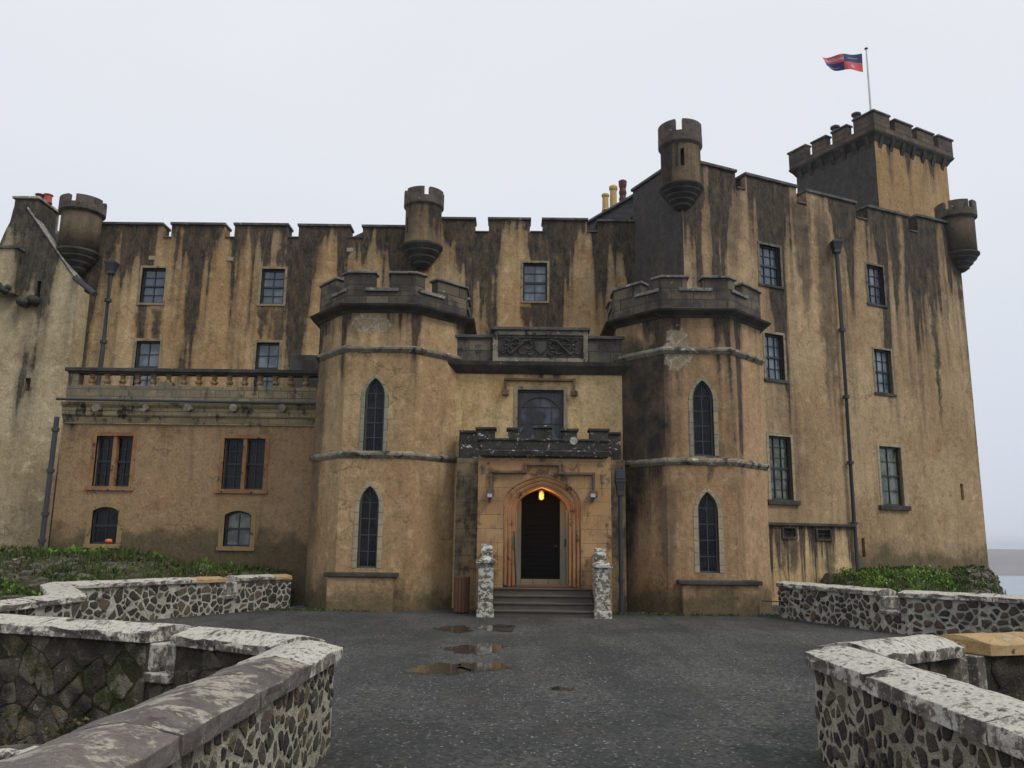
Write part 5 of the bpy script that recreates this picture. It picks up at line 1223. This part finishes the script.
def parapet_wall(name, label, path, H, th, zbot, mat_seq, stone=(.2, .15, .028), faces=('A', 'B'), matA=('mortar', 'stones'), matB=('mortar', 'stones'), slab=.75, over=.06, hedge=.08, hr=.05, gaps=(), seed=1, group=None, zbotA=-.05, zbotB=None, coverB=1.0, label_c=None, amp=.012, proudB=None, niches=(), stoneB=None, proud=.018, ends=(0, 0)):
    """path: centre line; side A lies to the right of the walking direction, B to the left. gaps = (segment, t0, t1, sill height)"""
    rnd = random.Random(seed); c = Vector(path[0]); t = thing(name, label, 'wall', (c.x, c.y, 0), group)
    A = offs(path, th / 2); B = offs(path, -th / 2); Ac = offs(path, th / 2 + over); Bc = offs(path, -th / 2 - over)
    core = MB(); stA = MB(); stB = MB(); sillm = MB(); zb = zbotB if zbotB is not None else zbot
    cut = MB()
    for i in range(len(path) - 1):
        ln = (Vector(path[i + 1]) - Vector(path[i])).length; cuts = [0.0]; gs = [g for g in gaps if g[0] == i]
        spans = []; cur = 0.0
        for (_, t0, t1, hs) in gs: spans.append((cur, t0, H)); spans.append((t0, t1, hs)); cur = t1
        spans.append((cur, 1.0, H))
        for (t0, t1, hh_) in spans:
            if t1 - t0 < 1e-3: continue
            a0, a1 = A[i].lerp(A[i + 1], t0), A[i].lerp(A[i + 1], t1); b0, b1 = B[i].lerp(B[i + 1], t0), B[i].lerp(B[i + 1], t1)
            core.hexa([(a0.x, a0.y, zbot), (a1.x, a1.y, zbot), (b1.x, b1.y, zbot), (b0.x, b0.y, zbot), (a0.x, a0.y, hh_), (a1.x, a1.y, hh_), (b1.x, b1.y, hh_), (b0.x, b0.y, hh_)])
            fa = Fr(a0.x, a0.y, a1.x - a0.x, a1.y - a0.y); la = (a1 - a0).length
            fb2 = Fr(b1.x, b1.y, b0.x - b1.x, b0.y - b1.y); lb = (b1 - b0).length
            nh = [n_ for n_ in niches if n_[0] == i]
            hA = []; hB = []
            for (_, u0, u1, zz0, zz1, side) in nh: (hA if side == 'A' else hB).append((u0, u1, zz0, zz1))
            if 'A' in faces: rubble(stA, fa, 0, la, zbotA, hh_, *stone, rnd, holes=hA, proud=proud)
            if 'B' in faces: rubble(stB, fb2, 0, lb, zb, hh_, *(stoneB or stone), rnd, holes=hB, proud=proudB or proud)
            for (u0, u1, zz0, zz1) in hA: cut.box(fa, u0, u1, zz0, zz1, -th * .55, .2)
            for (u0, u1, zz0, zz1) in hB: cut.box(fb2, u0, u1, zz0, zz1, -th * .55, .2); 
            for (frn, hs_) in ((fa, hA), (fb2, hB)):
                for (u0, u1, zz0, zz1) in hs_:
                    sillm.box(frn, u0 - .03, u1 + .03, zz0 - .09, zz0 + .0, -th * .5, .06); sillm.box(frn, u0 - .12, u0 + .002, zz0 + .002, zz1, -.3, .03); sillm.box(frn, u1 - .002, u1 + .12, zz0 + .002, zz1, -.3, .03)
            if hh_ < H:   # embrasure sill and jambs
                sillm.hexa([(*q.to_2d(), z) for z in (hh_ + .001, hh_ + .09) for q in (Ac[i].lerp(Ac[i + 1], t0), Ac[i].lerp(Ac[i + 1], t1), Bc[i].lerp(Bc[i + 1], t1), Bc[i].lerp(Bc[i + 1], t0))])
                for tt, sg in ((t0, -1), (t1, 1)):
                    d = (A[i + 1] - A[i]).normalized() * .012
                    tj = tt; q0 = A[i].lerp(A[i + 1], tj); q1 = B[i].lerp(B[i + 1], tj); n_ = (q0 - q1).normalized() * .012
                    sillm.hexa([(*q, z) for z in (hh_ + .092, H - .002) for q in (q0 + n_ - d * sg * 8, q0 + n_ + d * sg * -2 - d * sg * -3, q1 - n_ + d * sg, q1 - n_ - d * sg * 8)])
                continue
            # coping slabs
            lseg = ln * (t1 - t0); k = max(1, round(lseg / slab)); edges = [t0]
            for q in range(1, k): edges.append(t0 + (t1 - t0) * (q + rnd.uniform(-.18, .18)) / k)
            edges.append(t1); g_ = .009 / ln
            for q in range(k):
                e0, e1 = edges[q] + (g_ if q else 0), edges[q + 1] - (g_ if q < k - 1 else 0)
                mt, lb_ = mat_seq(i, (edges[q] + edges[q + 1]) / 2)
                coping_stone(t, Ac[i].lerp(Ac[i + 1], e0), Ac[i].lerp(Ac[i + 1], e1), Bc[i].lerp(Bc[i + 1], e0), Bc[i].lerp(Bc[i + 1], e1), H + .002 + rnd.uniform(0, .008), hedge, hr, M[mt], rnd, label=lb_, amp=amp)
    co = core.build('masonry', M[matA[0]], t)
    if matA[0] != matB[0]:
        co.data.materials.append(M[matB[0]])
    if cut.v:
        co.location = (0, 0, 0); co.parent = None; bpy.context.view_layer.update(); boolean(co, cut); put(co, t)
    if matA[0] != matB[0]:
        segs = [(A[i], (A[i + 1] - A[i]).normalized()) for i in range(len(path) - 1)]
        for p in co.data.polygons:
            c_ = p.center + Vector((c.x, c.y, 0)) if False else p.center
            n_ = Vector((p.normal.x, p.normal.y))
            if n_.length < .5: continue
            best = min(segs, key=lambda s_: (Vector((c_.x, c_.y)) - s_[0] - s_[1] * (Vector((c_.x, c_.y)) - s_[0]).dot(s_[1])).length)
            nn = Vector((best[1].y, -best[1].x))
            if n_.dot(nn) < .3: p.material_index = 1
    if stA.v: stA.build('rubble_stones', M[matA[1]], t, recalc=True)
    if stB.v: stB.build('rubble_stones', M[matB[1]], t, recalc=True)
    if sillm.v: sillm.build('embrasure_stones', M['cop_white'], t, bevel=.015)
    return t

H_ = .71
# near left bridge wall (walk from the camera away: courtyard side is to the right = A)
def ms_nl(i, t):
    if t < .36: return 'cop_sand' if .2 < t < .36 else 'cop_grey', None
    return ('cop_grey' if t < .9 else 'cop_white'), None
parapet_wall('bridge_parapet', 'rubble parapet of the bridge running along the left foreground, grey slab coping', [(-1.83, -2.5), (-1.78, 3.05), (-1.67, 7.28)], H_, .42, -2.6, lambda i, t: (('cop_sand', 'pale yellow coping stone') if i == 0 and t > .85 else ('cop_grey', None) if (i == 0 or t < .8) else ('cop_white', None)),
    stone=(.135, .092, .034), faces=('A', 'B'), matB=('mortar_d', 'stones_d'), slab=.95, seed=3, hedge=.1, hr=.055, over=.06, proud=.010, amp=.007, zbotB=-2)
# far arm of the left foreground wall
parapet_wall('courtyard_parapet', 'mossy moat-side parapet behind the left bridge wall, white lichened coping with a small square opening', [(-1.83, 7.6), (-3.03, 8.42), (-6.4, 9.75), (-9.6, 11.0)], H_, .5, -2.6,
    lambda i, t: ('cop_white', None), stone=(.22, .15, .035), matA=('mortar', 'stones'), matB=('mortar_d', 'stones_d'), zbotB=-2.3, slab=.8, seed=5, hedge=.09, hr=.06, over=.07, gaps=((1, .0, .085, .36),), proudB=.014, stoneB=(.3, .2, .01), proud=.03)
# near right bridge wall: walk towards the camera so that the courtyard side is on the right
parapet_wall('bridge_parapet', 'rubble parapet of the bridge along the right foreground, thickly white-lichened coping', [(2.76, 7.25), (2.70, 3.4), (2.8, -2.5)], H_, .42, -2.6, lambda i, t: ('cop_white', None),
    stone=(.14, .098, .036), matB=('mortar_d', 'stones_d'), slab=1.25, seed=8, hedge=.11, hr=.06, over=.07, proud=.012, amp=.009, zbotB=-2)
def ms_r(i, t):
    if i == 2: return 'cop_white', None
    if i == 0: return ('cop_white', None) if t > .66 or t < .3 else ('cop_pink', 'clean pinkish coping stone')
    return ('cop_sand', 'clean orange sandstone coping block') if t > .6 else ('cop_white', None)
parapet_wall('courtyard_parapet', 'moat-side parapet behind the right bridge wall with a dark opening and an orange coping block', [(11.2, 11.6), (6.9, 9.1), (4.05, 8.25), (2.95, 7.5)], H_, .5, -2.6,
    lambda i, t: (('cop_white', None) if i == 0 else ('cop_sand', 'clean orange sandstone coping block') if (i == 1 and t > .35) else ('cop_white', None) if (i == 1 or t < .45) else ('cop_pink', 'clean pinkish coping stone') if t < .7 else ('cop_white', None)), stone=(.22, .15, .035), matB=('mortar_d', 'stones_d'), zbotB=-2, slab=.75, seed=11, hedge=.1, hr=.07, over=.08, gaps=((1, .9, .999, .3),), proudB=.014, stoneB=(.3, .2, .012), proud=.03)
# back left boundary wall: walk so that the court is on the right (A)
parapet_wall('boundary_wall', 'low rubble wall with white coping and one notch, in front of the left grassy bank', [(-7.0, 10.9), (-6.9, 13.4), (-8.75, 16.5), (-7.55, 18.8), (-5.75, 21.9)], H_, .4, -1.2,
    lambda i, t: ('cop_sand', 'ochre coping stone') if ((i == 3 and (.28 < t < .41 or t > .86))) else ('cop_white', None), stone=(.2, .12, .034), matA=('mortar_w', 'stones'), slab=.7, seed=14, hedge=.08, hr=.05, gaps=((3, .40, .50, .32),), faces=('A', 'B'), over=.06)
parapet_wall('boundary_wall', 'low black and white rubble wall with one notch, in front of the right grassy bank', [(6.75, 20.9), (7.75, 17.9), (8.1, 17.2), (9.85, 15.5), (12.3, 13.2)], H_, .4, -1.2,
    lambda i, t: ('cop_white', None), stone=(.2, .105, .038), matA=('mortar_w', 'stones'), slab=.7, seed=17, hedge=.09, hr=.05, gaps=((1, .25, .8, .35),), faces=('A', 'B'), over=.07, proud=.03)
u, z = ft.uz(107, 541.5); mb = MB(); c = ft.p(u, z + .02, -.1)
mb.lathe((0, 0, 0), [(.01, -.06), (.05, -.05), (.06, 0), (.045, .05), (.01, .06)], 12); m2 = MB(); m2.add([(c.x + x * 1.9, c.y + y * .6, c.z + z_ * .9) for x, y, z_ in mb.v], mb.f)
tag(m2.build('cushion', flat('orange_cloth', (.75, .2, .06), .8), smooth=True), 'small orange bundle lying on the sill of the low arched left window', 'cushion')
# thin rope across the gap at the left tower
mb = MB(); a = at(246, 582, 19.2); b = at(300, 586, 20.9); a.z = .75; b.z = .74
mb.tube([a.lerp(b, k / 8) - Vector((0, 0, .04 * math.sin(math.pi * k / 8))) for k in range(9)], .013, 6); tag(mb.build('iron_rail', M['sash']), 'thin dark rail between the left boundary wall and the left entrance tower', 'rail')
mb = MB(); a = at(762, 601, 21.2); b = at(789, 602, 20.4); mb.tube([a, b], .012, 6)
tag(mb.build('iron_rail', M['sash']), 'thin dark rail between the right entrance tower and the right boundary wall', 'rail')
mb = MB(); mb.wbox(6.75, 7.6, 20.9, 21.5, -.1, .22); tag(mb.build('kerb_stone', M['step'], bevel=.02), 'low dark stone step beside the right entrance tower', 'step')

# ------------------------------------------------------------ rocks and vegetation
def leafmat(name, a, b, c):
    s = N(name); col = s.ramp(s.island(), [(0, a), (.55, b), (1, c)]); col = s.mix(s.m('MULTIPLY', s.step(s.noise(s.P, 1.2, 3), .4, .65), .5), col, tuple(x * .5 for x in a))
    return s.fin(col, .6, None, .3)
M['grass'] = leafmat('bank_grass', (.03, .05, .012), (.06, .105, .018), (.12, .15, .035))
M['fresh'] = leafmat('fresh_green_weeds', (.06, .13, .012), (.12, .24, .025), (.22, .34, .05))
M['moss'] = leafmat('brown_green_moss', (.04, .04, .012), (.09, .08, .025), (.1, .12, .03))
def leaves(mb, c, rad, n, size, rnd, flatk=.6, up=.5):
    for _ in range(n):
        a = rnd.uniform(0, 6.28); r = rad * rnd.random() ** .5; h = rnd.random() * rad * flatk * (1 - (r / rad) ** 2 * .7)
        p = Vector(c) + Vector((r * math.cos(a), r * math.sin(a), h)); s_ = size * rnd.uniform(.5, 1.4)
        d = Vector((rnd.uniform(-1, 1), rnd.uniform(-1, 1), rnd.uniform(-.2, 1) + up)).normalized(); q = d.cross(Vector((rnd.uniform(-1, 1), rnd.uniform(-1, 1), rnd.uniform(-1, 1)))).normalized() * s_ * .33
        mb.add([p, p + d * s_ * .5 + q, p + d * s_, p + d * s_ * .5 - q], [(0, 1, 2, 3)])
def blades(mb, x, y, z, n, h, spread, rnd):
    for _ in range(n):
        bx, by = x + rnd.gauss(0, spread), y + rnd.gauss(0, spread); a = rnd.uniform(0, 6.28); hh = h * rnd.uniform(.4, 1.2); le = rnd.uniform(.1, .8) * hh; w_ = .012 + .008 * rnd.random()
        dx, dy = math.cos(a), math.sin(a); px_, py_ = -dy * w_, dx * w_
        mb.add([(bx - px_, by - py_, z - .03), (bx + px_, by + py_, z - .03), (bx + dx * le * .4 + px_ * .7, by + dy * le * .4 + py_ * .7, z + hh * .6), (bx + dx * le, by + dy * le, z + hh), (bx + dx * le * .4 - px_ * .7, by + dy * le * .4 - py_ * .7, z + hh * .6)], [(0, 1, 2, 3, 4)])
rnd = random.Random(99)
gl = MB(); fr1 = MB(); ms = MB()
for _ in range(2600):      # left bank
    x = rnd.uniform(-17, -5.7); y = rnd.uniform(17.3, 23.75)
    if court_dist(x, y) < .55: continue
    if fbm(x * 1.3, y * 1.9) < rnd.uniform(-.7, .6): continue
    z = height(x, y); (leaves(ms if rnd.random() < .6 else gl, (x, y, z - .03), .28, 12, .1, rnd, .35) if rnd.random() < .55 else blades(gl, x, y, z, 9, .2, .12, rnd))
for _ in range(60):
    x = rnd.uniform(-16, -6); y = rnd.choice((rnd.uniform(19, 20.5), rnd.uniform(23.1, 23.7))); (leaves(fr1, (x, y, height(x, y) - .03), .28, 45, .1, rnd, .6) if court_dist(x, y) > .6 else None)
for _ in range(260):
    x = rnd.uniform(-17, -6); y = 23.72 + rnd.uniform(-.15, .02); leaves(gl, (x, y, height(x, y) - .05), .12, 7, .06, rnd, .4)
tag(gl.build('grass', M['grass'], recalc=False), 'tufts of rough grass over the rocky bank at the left', 'grass', kind='stuff')
tag(ms.build('moss', M['moss'], recalc=False), 'dark moss covering the rocks of the left bank', 'moss', kind='stuff')
tag(fr1.build('weeds', M['fresh'], recalc=False), 'bright green weeds growing along the left bank', 'weeds', kind='stuff')
g2 = MB(); f2 = MB()
for _ in range(1500):      # right bank
    x = rnd.uniform(8.7, 17.5); y = rnd.uniform(16.5, 23.9 + (x - 7) * .42)
    if x > .575 * y - .2 or court_dist(x, y) < .5: continue
    if (Vector((x, y, 0)) - fk.O).dot(fk.N) < .05: continue
    blades(g2, x, y, height(x, y) - .04, 10, .15, .15, rnd)
for _ in range(210):
    x = rnd.uniform(9.9, 14.2); y = rnd.uniform(21.5, 26.5 )
    dd = (Vector((x, y, 0)) - fk.O).dot(fk.N)
    if dd < .5 or dd > 3.0 or x > .54 * y - .4: continue
    leaves(f2, (x, y, height(x, y) - .1), rnd.uniform(.16, .36), 46, .085, rnd, rnd.uniform(.4, 1.3))
for _ in range(160):
    u = rnd.uniform(5.6, 11.0); p = fk.p(u, 0, rnd.uniform(.02, .4)); leaves(g2, (p.x, p.y, height(p.x, p.y) - .05), .2, 22, .09, rnd, .6)
for _ in range(60):
    y = rnd.uniform(25, 31); x = .555 * y + rnd.uniform(-.8, .4); leaves(g2, (x, y, height(x, y)), .2, 16, .09, rnd, .5)
tag(g2.build('grass', M['grass'], recalc=False), 'long dark grass on the bank below the keep', 'grass', kind='stuff')
tag(f2.build('weeds', M['fresh'], recalc=False), 'bright green leafy weeds below the keep on the right', 'weeds', kind='stuff')
g3 = MB()
for _ in range(500):      # moat floor and wall foot, left
    x = rnd.uniform(-7, -2.0); y = rnd.uniform(5.5, 9.2)
    leaves(g3, (x, y, height(x, y)), .2, 14, .07, rnd, .5)
for _ in range(140):      # weeds rooted on the mossy wall
    t_ = rnd.random(); p = Vector((-3.2, 7.75)).lerp(Vector((-6.4, 9.5)), t_); z = rnd.uniform(-2, .1); leaves(g3, (p.x - .12, p.y - .26, z), .1, 12, .05, rnd, 1.0, -.3)
tag(g3.build('moss', M['moss'], recalc=False), 'damp moss and ferns in the moat behind the left bridge wall', 'moss', kind='stuff')
g4 = MB()
for (x0, x1, y) in ((-6.4, -3.3, 21.0), (2.4, 6.6, 20.95)):
    for _ in range(90): x = rnd.uniform(x0, x1); leaves(g4, (x, y - rnd.random() * .15 + .1, 0), .1, 7, .05, rnd, .4)
tag(g4.build('moss', M['grass'], recalc=False), 'thin line of moss at the foot of the entrance towers', 'moss', kind='stuff')
M['rock'] = plainstone('bank_rock', (.075, .065, .05), (.16, .14, .11), .3, lichen=.3, sc_=2.2, bumpd=.04)
def rock(x, y, z, sx, sy, sz, rnd):
    bm = bmesh.new(); bmesh.ops.create_icosphere(bm, subdivisions=2, radius=1); ph = [rnd.uniform(0, 6) for _ in range(6)]
    for v in bm.verts:
        c = v.co; k = 1 + .22 * math.sin(c.x * 3 + ph[0]) * math.sin(c.y * 3.3 + ph[1]) + .14 * math.sin(c.z * 5 + ph[2]) + rnd.uniform(-.07, .07)
        c = Vector((max(-.8, min(.8, c.x)), max(-.8, min(.8, c.y)), max(-.7, min(.75, c.z)))) * k; v.co = Vector((c.x * sx, c.y * sy, c.z * sz))
    vs_ = [v.co.copy() for v in bm.verts]; an = rnd.uniform(0, 6.28); ca, sa = math.cos(an), math.sin(an)
    fs_ = [tuple(v.index for v in f.verts) for f in bm.faces]; bm.free()
    return [(x + v.x * ca - v.y * sa, y + v.x * sa + v.y * ca, z + v.z) for v in vs_], fs_
rk = MB()
for _ in range(120):
    x = rnd.uniform(-16.5, -5.8); y = rnd.uniform(18.4, 23.3); s_ = rnd.uniform(.06, .27)
    if court_dist(x, y) < .7: continue
    rk.add(*rock(x, y, height(x, y) - s_ * .1, s_, s_ * .8, s_ * .75, rnd))
for _ in range(50):
    y = rnd.uniform(22, 31.5); x = .555 * y + rnd.uniform(-.4, .5); s_ = rnd.uniform(.12, .32); rk.add(*rock(x, y, height(x, y) - .05, s_, s_ * .8, s_ * .7, rnd))
tag(rk.build('rocks', M['rock'], recalc=False), 'grey rock outcrop breaking through the castle banks', 'rocks', kind='stuff')
led = MB(); c0_ = at(34, 752, 7.45); zl_ = c0_.z
vs_, fs_ = rock(0, 0, 0, 1.0, .42, .9, random.Random(5)); led.add([(c0_.x - .5 + v[0] * 1.5, c0_.y + v[1] * .9, zl_ - .58 + v[2] * .8) for v in vs_], fs_)
vs_, fs_ = rock(0, 0, 0, 1.2, .5, 1.2, random.Random(6)); led.add([(c0_.x - .3 + v[0] * 1.4, c0_.y + .1 + v[1], zl_ - 1.5 + v[2]) for v in vs_], fs_)
tag(led.build('rock_ledge', M['stones_d']), 'dark rock ledge jutting up from the moat in the bottom left corner', 'rock')
for (px_, py_, sz, lb) in ((4, 744, .085, 'white stone on the dark rock ledge, cut by the left edge of the photo'), (36, 744, .12, 'elongated whitish stone lying on the dark rock ledge behind the bridge wall')):
    p = at(px_, py_, 7.3); mb = MB(); mb.add(*rock(p.x, p.y, zl_ + .02, sz * 1.3, sz * .8, sz * .6, rnd))
    tag(mb.build('fallen_stone', M['cop_white']), lb, 'stone')
# loose gravel chips near the camera
gv = MB()
for _ in range(1900):
    y = 3.2 + 11 * rnd.random() ** 1.6; x = rnd.uniform(-1.35, 2.4) if y < 7 else rnd.uniform(-3, 4.2); s_ = rnd.uniform(.006, .016)
    a = rnd.uniform(0, 3); c_, q_ = math.cos(a) * s_, math.sin(a) * s_
    gv.add([(x - c_, y - q_, 0), (x + q_, y - c_, 0), (x + c_, y + q_, 0), (x - q_, y + c_, 0), (x, y, s_ * 1.1)], [(0, 1, 4), (1, 2, 4), (2, 3, 4), (3, 0, 4)])
s = N('gravel_chips'); tag(gv.build('gravel', s.fin(s.ramp(s.island(), [(0, (.05, .052, .055)), (.75, (.12, .12, .115)), (1, (.27, .265, .25))]), .7), recalc=False), 'loose pale gravel chips scattered over the courtyard', 'gravel', kind='stuff')

# thin sea mist: fades the far shore
bm_ = MB(); bm_.wbox(-3300, 3300, -3300, 3300, -15, 22)
hm = bpy.data.materials.new('sea_mist'); hm.use_nodes = True; hm.node_tree.nodes.clear()
pv = hm.node_tree.nodes.new('ShaderNodeVolumePrincipled'); pv.inputs['Color'].default_value = (.86, .9, .96, 1); pv.inputs['Density'].default_value = .0003
ho = hm.node_tree.nodes.new('ShaderNodeOutputMaterial'); hm.node_tree.links.new(pv.outputs[0], ho.inputs['Volume'])
hz_ = bm_.build('haze', hm); hz_['kind'] = 'stuff'; hz_['label'] = 'thin pale sea mist over the whole place'; hz_['category'] = 'haze'
